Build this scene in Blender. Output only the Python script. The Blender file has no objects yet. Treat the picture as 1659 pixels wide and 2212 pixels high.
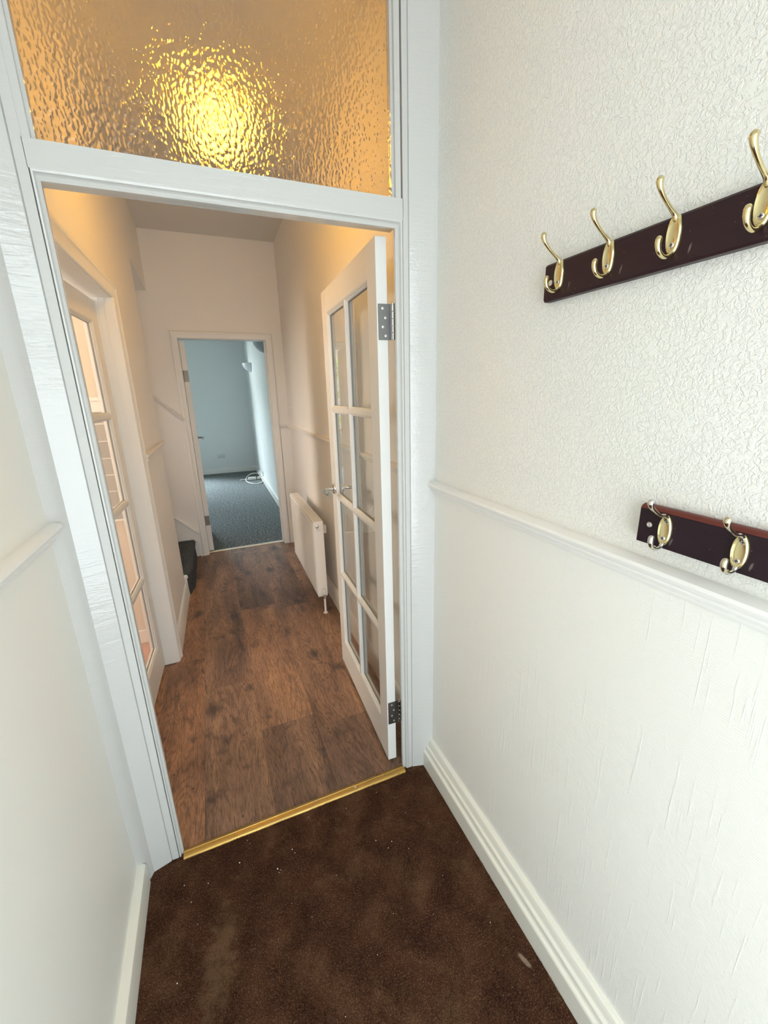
import bpy, bmesh, math, random
import numpy as np
from mathutils import Matrix, Vector, Euler
random.seed(7); np.random.seed(7)
sc = bpy.context.scene
COL = sc.collection

# ---------------------------------------------------------------- camera
cam = bpy.data.objects.new('camera', bpy.data.cameras.new('camera')); COL.objects.link(cam)
CAMR = ((0.92218852, -0.38598415, -0.02417766), (-0.12790675, -0.24540048, -0.96094665), (0.36497697, 0.88926646, -0.27567548))
right = Vector(CAMR[0]); down = Vector(CAMR[1]); fwd = Vector(CAMR[2])
m = Matrix((right, -down, -fwd)).transposed().to_4x4()
m.translation = Vector((0.0, -1.2596, 1.5278))
cam.matrix_world = m
cam.data.sensor_fit = 'HORIZONTAL'; cam.data.sensor_width = 36.0
cam.data.lens = 895.06 / 1659.0 * 36.0
cam.data.clip_start = 0.02
sc.camera = cam

# ---------------------------------------------------------------- world, light, exposure
sc.view_settings.view_transform = 'Standard'; sc.view_settings.look = 'None'
sc.view_settings.gamma = 1.0; sc.view_settings.use_curve_mapping = False
sc.view_settings.exposure = 0.0
cy = sc.cycles
cy.use_denoising = True; cy.max_bounces = 10; cy.diffuse_bounces = 6; cy.glossy_bounces = 4
cy.transmission_bounces = 8; cy.transparent_max_bounces = 12
cy.caustics_reflective = False; cy.caustics_refractive = True; cy.blur_glossy = 0.6
cy.sample_clamp_indirect = 10.0
w = bpy.data.worlds.new('sky'); sc.world = w; w.use_nodes = True
bg = w.node_tree.nodes['Background']; bg.inputs[0].default_value = (0.80, 0.90, 1.0, 1); bg.inputs[1].default_value = 1.6

def area(name, loc, rot, sx, sy, power, col):
    l = bpy.data.lights.new(name, 'AREA'); l.shape = 'RECTANGLE'; l.size = sx; l.size_y = sy
    l.energy = power; l.color = col
    o = bpy.data.objects.new(name, l); COL.objects.link(o); o.location = loc
    o.rotation_euler = [math.radians(a) for a in rot]
    return o
FRONT_Y = -1.95
area('daylight_front_door', (0.15, -2.45, 1.35), (90, 0, 0), 1.5, 2.6, 60, (0.86, 0.95, 1.0))
area('daylight_back_window', (-1.5, 9.6, 3.7), (-52, 0, 0), 3.0, 1.6, 2600, (0.78, 0.91, 1.0))
area('daylight_kitchen_window', (-2.75, 0.85, 1.7), (90, 0, -90), 1.3, 1.2, 100, (1.0, 0.85, 0.71))
b_ = area('stairwell_fill', (-1.5, 2.35, 1.75), (75, 0, -90), 0.3, 0.5, 5.2, (1.0, 0.84, 0.71))  # added fill lamp without a fitting, brightens the radiator and hall
b_.rotation_euler = Vector((1, -0.12, -0.42)).to_track_quat('-Z', 'Y').to_euler(); b_.data.spread = math.radians(75)
a_ = area('daylight_side_of_window', (-3.7, 9.7, 2.5), (0, 0, 0), 1.0, 1.0, 400, (0.86, 0.96, 1.0))
a_.rotation_euler = Vector((4.4, -2.9, -1.1)).to_track_quat('-Z', 'Y').to_euler()
sn = bpy.data.lights.new('sun', 'SUN'); sn.energy = 9.0; sn.angle = 0.02; sn.color = (1.0, 0.94, 0.82)
so_ = bpy.data.objects.new('sun', sn); COL.objects.link(so_); so_.rotation_euler = Vector((-0.80, 0.12, -0.58)).to_track_quat('-Z', 'Y').to_euler()
KITCHEN_LAMP = 10.0
HALL_LAMP = 31.0
STAIR_LAMP = 9.0

# ---------------------------------------------------------------- materials
def mat(name, col=(0.8, 0.8, 0.8), rough=0.5, metal=0.0, coat=0.0, spec=0.5):
    ma = bpy.data.materials.new(name); ma.use_nodes = True
    b = ma.node_tree.nodes['Principled BSDF']
    b.inputs['Base Color'].default_value = (*col, 1); b.inputs['Roughness'].default_value = rough
    b.inputs['Metallic'].default_value = metal; b.inputs['Coat Weight'].default_value = coat
    b.inputs['Coat Roughness'].default_value = 0.08
    b.inputs['Specular IOR Level'].default_value = spec
    return ma
class NB:
    """small helper to wire nodes"""
    def __init__(s, ma):
        s.t = ma.node_tree; s.n = s.t.nodes; s.l = s.t.links; s.b = s.n.get('Principled BSDF')
        s.co = s.n.new('ShaderNodeTexCoord').outputs['Object']
    def L(s, a, b): s.l.new(a, b)
    def _in(s, sock, v):
        if hasattr(v, 'is_output') or isinstance(v, bpy.types.NodeSocket): s.L(v, sock)
        elif v is not None: sock.default_value = v
    def map(s, scale, loc=(0, 0, 0), rot=(0, 0, 0), src=None):
        n = s.n.new('ShaderNodeMapping'); n.inputs['Scale'].default_value = scale
        n.inputs['Location'].default_value = loc; n.inputs['Rotation'].default_value = rot
        s.L(src or s.co, n.inputs[0]); return n.outputs[0]
    def noise(s, vec, scale, detail=4, rough=0.5, dist=0.0, out='Fac'):
        n = s.n.new('ShaderNodeTexNoise'); n.inputs['Scale'].default_value = scale
        n.inputs['Detail'].default_value = detail; n.inputs['Roughness'].default_value = rough
        n.inputs['Distortion'].default_value = dist; s.L(vec, n.inputs['Vector']); return n.outputs[out]
    def vor(s, vec, scale, feature='F1', out='Distance', rnd=1.0):
        n = s.n.new('ShaderNodeTexVoronoi'); n.feature = feature; n.inputs['Scale'].default_value = scale
        n.inputs['Randomness'].default_value = rnd
        s.L(vec, n.inputs['Vector']); return n.outputs[out]
    def wave(s, vec, scale, dist=0.0, detail=2, dscale=1.0, direction='X', typ='BANDS'):
        n = s.n.new('ShaderNodeTexWave'); n.wave_type = typ
        if typ == 'BANDS': n.bands_direction = direction
        n.inputs['Scale'].default_value = scale; n.inputs['Distortion'].default_value = dist
        n.inputs['Detail'].default_value = detail; n.inputs['Detail Scale'].default_value = dscale
        s.L(vec, n.inputs['Vector']); return n.outputs['Fac']
    def math(s, op, a, b=None, c=None):
        n = s.n.new('ShaderNodeMath'); n.operation = op
        s._in(n.inputs[0], a); s._in(n.inputs[1], b)
        if c is not None: s._in(n.inputs[2], c)
        return n.outputs[0]
    def sep(s, vec):
        n = s.n.new('ShaderNodeSeparateXYZ'); s.L(vec, n.inputs[0]); return n.outputs
    def comb(s, x, y, z):
        n = s.n.new('ShaderNodeCombineXYZ')
        for i, v in enumerate((x, y, z)): s._in(n.inputs[i], v)
        return n.outputs[0]
    def ramp(s, fac, stops, interp='LINEAR'):
        n = s.n.new('ShaderNodeValToRGB'); n.color_ramp.interpolation = interp
        e = n.color_ramp.elements
        while len(e) < len(stops): e.new(0.5)
        for k, (p, c) in enumerate(stops):
            e[k].position = p; e[k].color = (*c, 1) if len(c) == 3 else c
        s.L(fac, n.inputs[0]); return n.outputs[0]
    def mix(s, fac, a, b, blend='MIX'):
        n = s.n.new('ShaderNodeMix'); n.data_type = 'RGBA'; n.blend_type = blend
        s._in(n.inputs[0], fac)
        for sock, v in ((n.inputs[6], a), (n.inputs[7], b)):
            if isinstance(v, bpy.types.NodeSocket): s.L(v, sock)
            else: sock.default_value = (*v, 1)
        return n.outputs[2]
    def bump(s, h, strength=0.3, dist=0.002, target=None, coat=False):
        n = s.n.new('ShaderNodeBump'); n.inputs['Strength'].default_value = strength
        n.inputs['Distance'].default_value = dist; s.L(h, n.inputs['Height'])
        if target is None:
            s.L(n.outputs[0], s.b.inputs['Normal'])
            if coat: s.L(n.outputs[0], s.b.inputs['Coat Normal'])
        else: s.L(n.outputs[0], target)
        return n.outputs[0]
    def white(s, vec, out='Value'):
        n = s.n.new('ShaderNodeTexWhiteNoise'); n.noise_dimensions = '3D'; s.L(vec, n.inputs[0]); return n.outputs[out]

WALLC = (0.84, 0.835, 0.79)
def m_stipple(name, col=WALLC, strength=0.7):
    ma = mat(name, col, 0.6); k = NB(ma)
    v = k.map((1, 1, 1))
    a = k.noise(v, 118, 3, 0.6, 1.1)
    b = k.noise(v, 210, 2, 0.5, 0.6)
    r = k.ramp(a, [(0.40, (0, 0, 0)), (0.56, (1, 1, 1))])
    h = k.math('ADD', r, k.math('MULTIPLY', b, 0.45))
    k.bump(h, strength, 0.0009); return ma
def m_linen(name, col=WALLC):
    ma = mat(name, col, 0.5); k = NB(ma)
    a = k.wave(k.map((1, 1, 1)), 62, 1.6, 2, 3.0, 'Z')
    b = k.wave(k.map((1, 1, 1)), 95, 1.2, 2, 3.0, 'Y')
    c = k.noise(k.map((1, 150, 7)), 1.0, 2, 0.5)
    c = k.ramp(c, [(0.60, (0, 0, 0)), (0.72, (1, 1, 1))])
    h = k.math('ADD', k.math('ADD', k.math('MULTIPLY', a, 0.5), k.math('MULTIPLY', b, 0.10)), k.math('MULTIPLY', c, 0.8))
    k.bump(h, 0.42, 0.0009); return ma
def m_plain(name, col, rough=0.6, scale=140, strength=0.12):
    ma = mat(name, col, rough); k = NB(ma)
    k.bump(k.noise(k.co, scale, 3, 0.5), strength, 0.001); return ma
def m_gloss(name, col=(0.60, 0.60, 0.58), strength=0.34, rough=0.16):
    ma = mat(name, col, rough if rough > 0.2 else 0.45, coat=0.85 if rough < 0.2 else 0.0, spec=0.3); k = NB(ma)
    a = k.noise(k.map((9, 9, 70)), 1.0, 3, 0.6, 0.5)
    b = k.noise(k.co, 120, 2, 0.5)
    k.bump(k.math('ADD', a, k.math('MULTIPLY', b, 0.35)), strength, 0.0035, coat=True); return ma
M = {}
M['stipple'] = m_stipple('stipple_wallpaper_white')
M['linen'] = m_linen('linen_wallpaper_white')
M['plain_l'] = m_plain('left_wall_paint', (0.86, 0.86, 0.81), 0.45, 90, 0.25)
M['hallwall'] = m_plain('hall_wall_paint', (0.86, 0.835, 0.805), 0.6, 110, 0.35)
M['ceil'] = m_plain('ceiling_paint', (0.72, 0.71, 0.68), 0.8)
M['gloss'] = m_gloss('white_gloss_paint')
M['satin'] = m_gloss('white_satin_paint', (0.85, 0.845, 0.82), 0.06, 0.34)
M['leaf'] = m_gloss('white_door_paint', (0.78, 0.77, 0.745), 0.04, 0.38)
M['trimcream'] = m_gloss('cream_skirting_gloss', (0.80, 0.79, 0.71), 0.05, 0.25)
M['bluewall'] = m_plain('pale_blue_grey_wall', (0.755, 0.775, 0.775), 0.6)
M['kitchenwall'] = m_plain('kitchen_cream_wall', (0.70, 0.60, 0.47), 0.5)
M['greyroof'] = m_plain('render_outside', (0.5, 0.5, 0.5), 0.8)
M['steel'] = mat('satin_steel', (0.24, 0.24, 0.235), 0.36, 1.0)
M['oldsteel'] = mat('dull_painted_hinge', (0.20, 0.18, 0.16), 0.4, 0.7)
M['chrome'] = mat('polished_chrome', (0.75, 0.75, 0.74), 0.12, 1.0)
M['screwhead'] = mat('screw_zinc', (0.72, 0.70, 0.66), 0.35, 0.8)
M['dark'] = mat('dark_recess', (0.03, 0.028, 0.025), 0.7)
M['radpaint'] = m_gloss('radiator_enamel', (0.91, 0.885, 0.84), 0.02, 0.28)
M['plastic'] = mat('white_plastic', (0.80, 0.80, 0.77), 0.35)
M['whitesocket'] = mat('socket_plastic', (0.62, 0.66, 0.67), 0.4)
M['alu'] = mat('threshold_aluminium', (0.78, 0.77, 0.72), 0.3, 0.7)
M['frosty'] = mat('sconce_ceramic', (0.78, 0.80, 0.82), 0.5)
M['shadedbowl'] = mat('sconce_ceramic_shaded', (0.45, 0.50, 0.54), 0.5)  # same ceramic darkened, the bowl's shading is put into the colour

# brass (hooks, lacquered and slightly worn)
ma = mat('polished_brass', (0.80, 0.66, 0.33), 0.17, 1.0); k = NB(ma)
c = k.mix(k.noise(k.co, 60, 3), (0.86, 0.74, 0.42), (0.66, 0.55, 0.30)); k.L(c, k.b.inputs['Base Color']); M['brass'] = ma
ma = mat('worn_brass_chrome', (0.66, 0.62, 0.52), 0.14, 1.0); k = NB(ma)
c = k.mix(k.ramp(k.noise(k.co, 30, 3), [(0.42, (0, 0, 0)), (0.6, (1, 1, 1))]), (0.70, 0.69, 0.67), (0.68, 0.62, 0.46)); k.L(c, k.b.inputs['Base Color']); M['brassworn'] = ma
M['brassplate'] = mat('yellowed_brass_plate', (0.80, 0.70, 0.40), 0.22, 1.0)
ma = mat('brass_threshold', (0.83, 0.56, 0.12), 0.3, 0.6); k = NB(ma)
c = k.mix(k.noise(k.map((8, 30, 30)), 1.0, 2), (0.56, 0.33, 0.070), (0.38, 0.235, 0.070)); k.L(c, k.b.inputs['Base Color'])
k.L(k.ramp(k.noise(k.map((14, 30, 30)), 1.0, 2), [(0.3, (0.26,) * 3), (0.75, (0.42,) * 3)]), k.b.inputs['Roughness']); M['brassstrip'] = ma

# dark mahogany varnish with scuffs
def m_mahogany(name, a, b, scuff=True):
    ma = mat(name, a, 0.38, spec=0.25); k = NB(ma)
    g = k.noise(k.map((40, 5, 90)), 1.0, 4, 0.6, 0.3)
    c = k.mix(g, a, b)
    if scuff:
        s = k.ramp(k.noise(k.map((60, 60, 25)), 1.0, 2, 0.4), [(0.74, (0, 0, 0)), (0.82, (1, 1, 1))])
        d = k.ramp(k.vor(k.co, 130), [(0.045, (1, 1, 1)), (0.07, (0, 0, 0))])
        d = k.math('MULTIPLY', d, k.ramp(k.noise(k.co, 25, 1), [(0.5, (0, 0, 0)), (0.6, (1, 1, 1))]))
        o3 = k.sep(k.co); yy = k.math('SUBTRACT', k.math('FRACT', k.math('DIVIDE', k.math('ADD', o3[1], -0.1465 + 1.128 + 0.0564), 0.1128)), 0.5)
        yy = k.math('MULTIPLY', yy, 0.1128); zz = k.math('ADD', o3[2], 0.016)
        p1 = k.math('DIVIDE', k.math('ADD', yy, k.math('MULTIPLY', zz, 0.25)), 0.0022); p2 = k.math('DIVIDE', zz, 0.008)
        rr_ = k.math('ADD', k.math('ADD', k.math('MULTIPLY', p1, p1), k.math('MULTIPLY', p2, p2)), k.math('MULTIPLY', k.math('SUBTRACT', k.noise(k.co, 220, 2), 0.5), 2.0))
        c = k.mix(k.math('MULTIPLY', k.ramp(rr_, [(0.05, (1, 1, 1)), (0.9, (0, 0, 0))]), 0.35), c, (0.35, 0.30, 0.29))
        c = k.mix(k.math('MULTIPLY', s, 0.25), c, (0.20, 0.16, 0.16)); c = k.mix(k.math('MULTIPLY', d, 0.7), c, (0.6, 0.55, 0.5))
        k.L(k.ramp(k.noise(k.co, 18, 3), [(0.3, (0.30,) * 3), (0.8, (0.48,) * 3)]), k.b.inputs['Roughness'])
    k.L(c, k.b.inputs['Base Color']); return ma
M['mahog'] = m_mahogany('dark_mahogany', (0.020, 0.009, 0.012), (0.040, 0.017, 0.020))
M['mahogdark'] = m_mahogany('black_plum_varnish', (0.016, 0.008, 0.012), (0.026, 0.011, 0.017))
M['mahogred'] = m_mahogany('red_mahogany_edge', (0.11, 0.022, 0.016), (0.17, 0.045, 0.032), False)

# oak-effect vinyl planks
def m_planks(name, tint=(1, 1, 1)):
    ma = mat(name, (0.2, 0.1, 0.06), 0.45); k = NB(ma)
    s = k.sep(k.co); X = k.math('ADD', s[0], 0.2); Y = s[1]
    W, Ln = 0.25, 1.25
    u = k.math('DIVIDE', X, W); row = k.math('FLOOR', u)
    rh = k.white(k.comb(row, 3.3, 1.1))
    v = k.math('ADD', k.math('DIVIDE', Y, Ln), k.math('MULTIPLY', rh, 7.31)); colm = k.math('FLOOR', v)
    pid = k.comb(row, colm, 0.5); ph = k.white(pid); ph2 = k.white(k.comb(colm, row, 9.5))
    off = k.math('MULTIPLY', ph, 37.0)
    P = k.comb(k.math('ADD', s[0], off), k.math('ADD', Y, k.math('MULTIPLY', ph2, 17.0)), off)
    # inner strips of each printed plank
    broad = k.noise(k.map((7, 1.3, 1), src=P), 1.0, 3, 0.6, 0.6)
    grain = k.noise(k.map((130, 16, 1), src=P), 1.0, 5, 0.7, 1.6)
    cn = k.noise(k.map((7.0, 1.15, 1), src=P), 1.0, 2, 0.5, 0.5)
    cn = k.math('ADD', cn, k.math('MULTIPLY', k.noise(k.map((70, 22, 1), src=P), 1.0, 2), 0.016))
    cath = k.math('MULTIPLY_ADD', k.math('SINE', k.math('MULTIPLY', cn, 190.0)), 0.5, 0.5)
    fine = k.noise(k.map((330, 17, 1), src=P), 1.0, 3, 0.7, 0.8)
    base = k.ramp(broad, [(0.28, (0.118, 0.076, 0.060)), (0.42, (0.205, 0.127, 0.092)), (0.56, (0.285, 0.175, 0.118)), (0.74, (0.40, 0.245, 0.148))])
    tone = k.ramp(ph, [(0.0, (0.95, 0.92, 0.93)), (0.4, (1.05, 1.01, 0.98)), (0.8, (1.16, 1.10, 1.04)), (1.0, (1.40, 1.25, 1.08))])
    c = k.mix(1.0, base, tone, 'MULTIPLY')
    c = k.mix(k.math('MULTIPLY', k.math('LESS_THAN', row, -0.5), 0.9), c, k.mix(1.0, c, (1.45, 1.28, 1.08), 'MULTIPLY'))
    g = k.ramp(grain, [(0.33, (0.48, 0.43, 0.41)), (0.48, (0.98, 0.98, 0.98)), (0.75, (1.30, 1.25, 1.18))])
    c = k.mix(0.9, c, g, 'MULTIPLY')
    cr = k.ramp(cath, [(0.0, (0.60, 0.56, 0.54)), (0.35, (0.95, 0.95, 0.95)), (1.0, (1.08, 1.06, 1.03))])
    c = k.mix(k.math('MULTIPLY', k.ramp(k.noise(k.map((5, 2, 1), src=P), 1.0, 2), [(0.34, (0.2,) * 3), (0.52, (1, 1, 1))]), 0.70), c, cr, 'MULTIPLY')
    c = k.mix(k.math('MULTIPLY', k.ramp(fine, [(0.50, (0, 0, 0)), (0.64, (1, 1, 1))]), 0.62), c, (0.060, 0.034, 0.025))
    kn = k.math('ADD', k.vor(k.map((5.5, 3.2, 1), src=P), 1.0), k.math('MULTIPLY', k.math('SUBTRACT', k.noise(k.map((60, 30, 1), src=P), 1.0, 3), 0.5), 0.20))
    knd = k.ramp(kn, [(0.06, (1, 1, 1)), (0.27, (0, 0, 0))])
    c = k.mix(k.math('MULTIPLY', knd, 0.8), c, (0.036, 0.028, 0.031))
    kn2 = k.vor(k.map((33, 19, 1), src=P), 1.0)
    knm = k.math('MULTIPLY', k.ramp(kn2, [(0.08, (1, 1, 1)), (0.14, (0, 0, 0))]), k.ramp(k.noise(k.map((5, 3, 1), src=P), 1.0, 1), [(0.55, (0, 0, 0)), (0.6, (1, 1, 1))]))
    c = k.mix(k.math('MULTIPLY', knm, 0.8), c, (0.04, 0.018, 0.012))
    stain = k.ramp(k.noise(k.map((8, 6, 1), src=P), 1.0, 3, 0.6), [(0.57, (0, 0, 0)), (0.72, (1, 1, 1))])
    c = k.mix(k.math('MULTIPLY', stain, 0.75), c, (0.05, 0.036, 0.036))
    fu = k.math('FRACT', u); fv = k.math('FRACT', v)
    e1 = k.math('LESS_THAN', k.math('MINIMUM', fu, k.math('SUBTRACT', 1.0, fu)), 0.0028)
    e2 = k.math('LESS_THAN', k.math('MINIMUM', fv, k.math('SUBTRACT', 1.0, fv)), 0.0008)
    e = k.math('MAXIMUM', e1, e2)
    c = k.mix(k.math('MULTIPLY', e, 0.45), c, (0.04, 0.026, 0.02))
    c = k.mix(1.0, c, tint, 'MULTIPLY')
    k.L(c, k.b.inputs['Base Color'])
    k.L(k.ramp(grain, [(0.2, (0.52,) * 3), (0.8, (0.38,) * 3)]), k.b.inputs['Roughness'])
    k.bump(k.math('SUBTRACT', k.math('ADD', grain, k.math('MULTIPLY', fine, 0.5)), e), 0.25, 0.0008)
    return ma
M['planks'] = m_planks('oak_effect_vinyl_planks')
M['kitchenfloor'] = m_planks('kitchen_wood_floor', (1.9, 1.6, 1.3))

# brown carpet
def m_carpet(name):
    ma = mat(name, (0.06, 0.03, 0.02), 0.95, spec=0.1); k = NB(ma)
    a = k.noise(k.co, 9, 4, 0.6, 0.4); b = k.noise(k.co, 260, 3, 0.85, 0.3); d = k.noise(k.co, 45, 3, 0.6)
    c = k.ramp(a, [(0.30, (0.040, 0.015, 0.009)), (0.52, (0.072, 0.031, 0.016)), (0.75, (0.120, 0.062, 0.032))])
    c = k.mix(k.ramp(b, [(0.54, (0, 0, 0)), (0.70, (1, 1, 1))]), c, (0.26, 0.14, 0.085))
    c = k.mix(k.ramp(b, [(0.30, (1, 1, 1)), (0.46, (0, 0, 0))]), c, (0.018, 0.008, 0.006))
    c = k.mix(k.math('MULTIPLY', k.ramp(d, [(0.55, (0, 0, 0)), (0.75, (1, 1, 1))]), 0.35), c, (0.13, 0.08, 0.05))
    # worn pale streak by the left side and one near the right skirting
    s = k.sep(k.co)
    def blob(cx, cy, rx, ry, ang):
        dx = k.math('SUBTRACT', s[0], cx); dy = k.math('SUBTRACT', s[1], cy)
        ca, sa = math.cos(ang), math.sin(ang)
        p = k.math('DIVIDE', k.math('ADD', k.math('MULTIPLY', dx, ca), k.math('MULTIPLY', dy, sa)), rx)
        q = k.math('DIVIDE', k.math('SUBTRACT', k.math('MULTIPLY', dy, ca), k.math('MULTIPLY', dx, sa)), ry)
        r = k.math('ADD', k.math('MULTIPLY', p, p), k.math('MULTIPLY', q, q))
        r = k.math('ADD', r, k.math('MULTIPLY', k.math('SUBTRACT', k.noise(k.co, 22, 4, 0.65), 0.5), 4.0))
        return k.ramp(r, [(0.1, (1, 1, 1)), (1.0, (0, 0, 0))])
    c = k.mix(k.math('MULTIPLY', blob(-0.165, -0.36, 0.048, 0.16, -0.15), 0.45), c, (0.19, 0.115, 0.062))
    c = k.mix(k.math('MULTIPLY', blob(0.622, -0.69, 0.007, 0.026, 0.35), 0.6), c, (0.42, 0.31, 0.23))
    k.L(c, k.b.inputs['Base Color']); return ma
M['carpet'] = m_carpet('brown_cut_pile')
ma = mat('charcoal_carpet', (0.07, 0.08, 0.085), 0.95, spec=0.1); k = NB(ma)
b = k.noise(k.co, 55, 3, 0.85); a = k.noise(k.co, 2.2, 2)
c = k.ramp(b, [(0.38, (0.055, 0.064, 0.068)), (0.50, (0.135, 0.15, 0.155)), (0.62, (0.36, 0.385, 0.39))])
k.L(c, k.b.inputs['Base Color']); k.bump(b, 0.6, 0.004); M['greycarpet'] = ma
ma = mat('charcoal_stair_carpet', (0.035, 0.042, 0.046), 0.95, spec=0.1); k = NB(ma)
b = k.noise(k.co, 160, 3, 0.7)
c = k.ramp(b, [(0.40, (0.030, 0.034, 0.038)), (0.6, (0.13, 0.142, 0.148))])
k.L(c, k.b.inputs['Base Color']); k.bump(b, 0.6, 0.003); M['staircarpet'] = ma

# glass
def m_clear(name):
    ma = bpy.data.materials.new(name); ma.use_nodes = True; t = ma.node_tree; n = t.nodes
    n.remove(n['Principled BSDF']); out = n['Material Output']
    g = n.new('ShaderNodeBsdfGlossy'); g.inputs['Roughness'].default_value = 0.02
    tr = n.new('ShaderNodeBsdfTransparent'); tr.inputs[0].default_value = (0.95, 0.96, 0.95, 1)
    f = n.new('ShaderNodeLayerWeight'); f.inputs[0].default_value = 0.5
    p = n.new('ShaderNodeMath'); p.operation = 'POWER'; t.links.new(f.outputs['Facing'], p.inputs[0]); p.inputs[1].default_value = 5.0
    q = n.new('ShaderNodeMath'); q.operation = 'MULTIPLY_ADD'; t.links.new(p.outputs[0], q.inputs[0]); q.inputs[1].default_value = 0.93; q.inputs[2].default_value = 0.045
    mx = n.new('ShaderNodeMixShader'); t.links.new(q.outputs[0], mx.inputs[0])
    t.links.new(tr.outputs[0], mx.inputs[1]); t.links.new(g.outputs[0], mx.inputs[2]); t.links.new(mx.outputs[0], out.inputs[0])
    return ma
M['glass'] = m_clear('clear_pane')
ma = bpy.data.materials.new('hammered_obscure_glass'); ma.use_nodes = True; k = NB(ma)
k.n.remove(k.b); g = k.n.new('ShaderNodeBsdfRefraction'); g.inputs['IOR'].default_value = 1.5; g.inputs['Roughness'].default_value = 0.27
g.inputs['Color'].default_value = (0.84, 0.80, 0.74, 1)
gl = k.n.new('ShaderNodeBsdfGlossy'); gl.inputs['Roughness'].default_value = 0.12
fr = k.n.new('ShaderNodeFresnel'); fr.inputs[0].default_value = 1.5
mx = k.n.new('ShaderNodeMixShader'); k.L(fr.outputs[0], mx.inputs[0]); k.L(g.outputs[0], mx.inputs[1]); k.L(gl.outputs[0], mx.inputs[2])
k.L(mx.outputs[0], k.n['Material Output'].inputs[0])
wob = k.noise(k.co, 40, 2, 0.5, out='Color')
vv = k.n.new('ShaderNodeVectorMath'); vv.operation = 'MULTIPLY_ADD'; k.L(wob, vv.inputs[0]); vv.inputs[1].default_value = (0.016,) * 3; k.L(k.co, vv.inputs[2])
v2 = k.map((1.0, 1.0, 0.55), rot=(0, 0.25, 0), src=vv.outputs[0])
n = k.n.new('ShaderNodeTexVoronoi'); n.feature = 'SMOOTH_F1'; n.inputs['Scale'].default_value = 140; n.inputs['Smoothness'].default_value = 0.6; k.L(v2, n.inputs['Vector'])
bn = k.n.new('ShaderNodeBump'); bn.inputs['Strength'].default_value = 1.0; bn.inputs['Distance'].default_value = 0.0027; k.L(n.outputs['Distance'], bn.inputs['Height'])
k.L(bn.outputs[0], g.inputs['Normal']); k.L(bn.outputs[0], gl.inputs['Normal'])
M['obscure'] = ma
ma = bpy.data.materials.new('obscure_pane_back'); ma.use_nodes = True; n = ma.node_tree.nodes; n.remove(n['Principled BSDF'])
g = n.new('ShaderNodeBsdfRefraction'); g.inputs['IOR'].default_value = 1.5; g.inputs['Roughness'].default_value = 0.0
ma.node_tree.links.new(g.outputs[0], n['Material Output'].inputs[0]); M['obscureback'] = ma

def m_emit(name, col, s):
    ma = bpy.data.materials.new(name); ma.use_nodes = True
    b = ma.node_tree.nodes['Principled BSDF']; b.inputs['Base Color'].default_value = (0.9, 0.85, 0.75, 1)
    b.inputs['Emission Color'].default_value = (*col, 1); b.inputs['Emission Strength'].default_value = s; return ma
M['bulb'] = m_emit('warm_glowing_globe', (1.0, 0.48, 0.02), HALL_LAMP)
M['kitchenlight'] = m_emit('kitchen_light_diffuser', (1.0, 0.80, 0.52), KITCHEN_LAMP)
M['stairlight'] = m_emit('landing_light_diffuser', (1.0, 0.68, 0.42), STAIR_LAMP)

# kitchen tiles
ma = mat('grey_beige_tiles', (0.4, 0.38, 0.35), 0.3); k = NB(ma)
s = k.sep(k.co); fz = k.math('FRACT', k.math('DIVIDE', k.math('ADD', s[2], -0.912 + 0.97), 0.097)); fx = k.math('FRACT', k.math('DIVIDE', s[0], 0.20))
e = k.math('MAXIMUM', k.math('LESS_THAN', fz, 0.06), k.math('LESS_THAN', fx, 0.02))
ti = k.white(k.comb(k.math('FLOOR', k.math('DIVIDE', s[0], 0.2)), 1.0, k.math('FLOOR', k.math('DIVIDE', k.math('ADD', s[2], -0.912 + 0.97), 0.097))))
c = k.mix(ti, (0.30, 0.27, 0.235), (0.40, 0.36, 0.31)); c = k.mix(k.math('MULTIPLY', k.noise(k.co, 35, 3), 0.4), c, (0.28, 0.27, 0.26))
c = k.mix(e, c, (0.80, 0.76, 0.68)); k.L(c, k.b.inputs['Base Color']); M['tiles'] = ma
ma = mat('hedge_leaves', (0.12, 0.22, 0.05), 0.6); k = NB(ma)
k.L(k.ramp(k.noise(k.co, 8, 4), [(0.35, (0.05, 0.10, 0.03)), (0.5, (0.18, 0.30, 0.06)), (0.7, (0.60, 0.66, 0.20))]), k.b.inputs['Base Color']); M['leaves'] = ma
M['lawn'] = mat('lawn_green', (0.12, 0.2, 0.06), 0.9)
M['flake'] = mat('paint_flake_white', (0.75, 0.70, 0.66), 0.7)

# ---------------------------------------------------------------- mesh helpers
def box(bm, x0, x1, y0, y1, z0, z1, mi=0):
    vs = [bm.verts.new((x, y, z)) for x in (x0, x1) for y in (y0, y1) for z in (z0, z1)]
    for f in ((0, 1, 3, 2), (4, 6, 7, 5), (0, 4, 5, 1), (2, 3, 7, 6), (0, 2, 6, 4), (1, 5, 7, 3)):
        fc = bm.faces.new([vs[i] for i in f]); fc.material_index = mi
def prism(bm, pts, axis, a, b, mi=0):
    """extrude a 2D polygon along an axis; pts are the two other axes in order"""
    def P(p, t):
        if axis == 'z': return (p[0], p[1], t)
        if axis == 'y': return (p[0], t, p[1])
        return (t, p[0], p[1])
    A = [bm.verts.new(P(p, a)) for p in pts]; B = [bm.verts.new(P(p, b)) for p in pts]
    n = len(pts)
    for i in range(n): bm.faces.new((A[i], A[(i + 1) % n], B[(i + 1) % n], B[i])).material_index = mi
    bm.faces.new(A).material_index = mi; bm.faces.new(B[::-1]).material_index = mi
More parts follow.
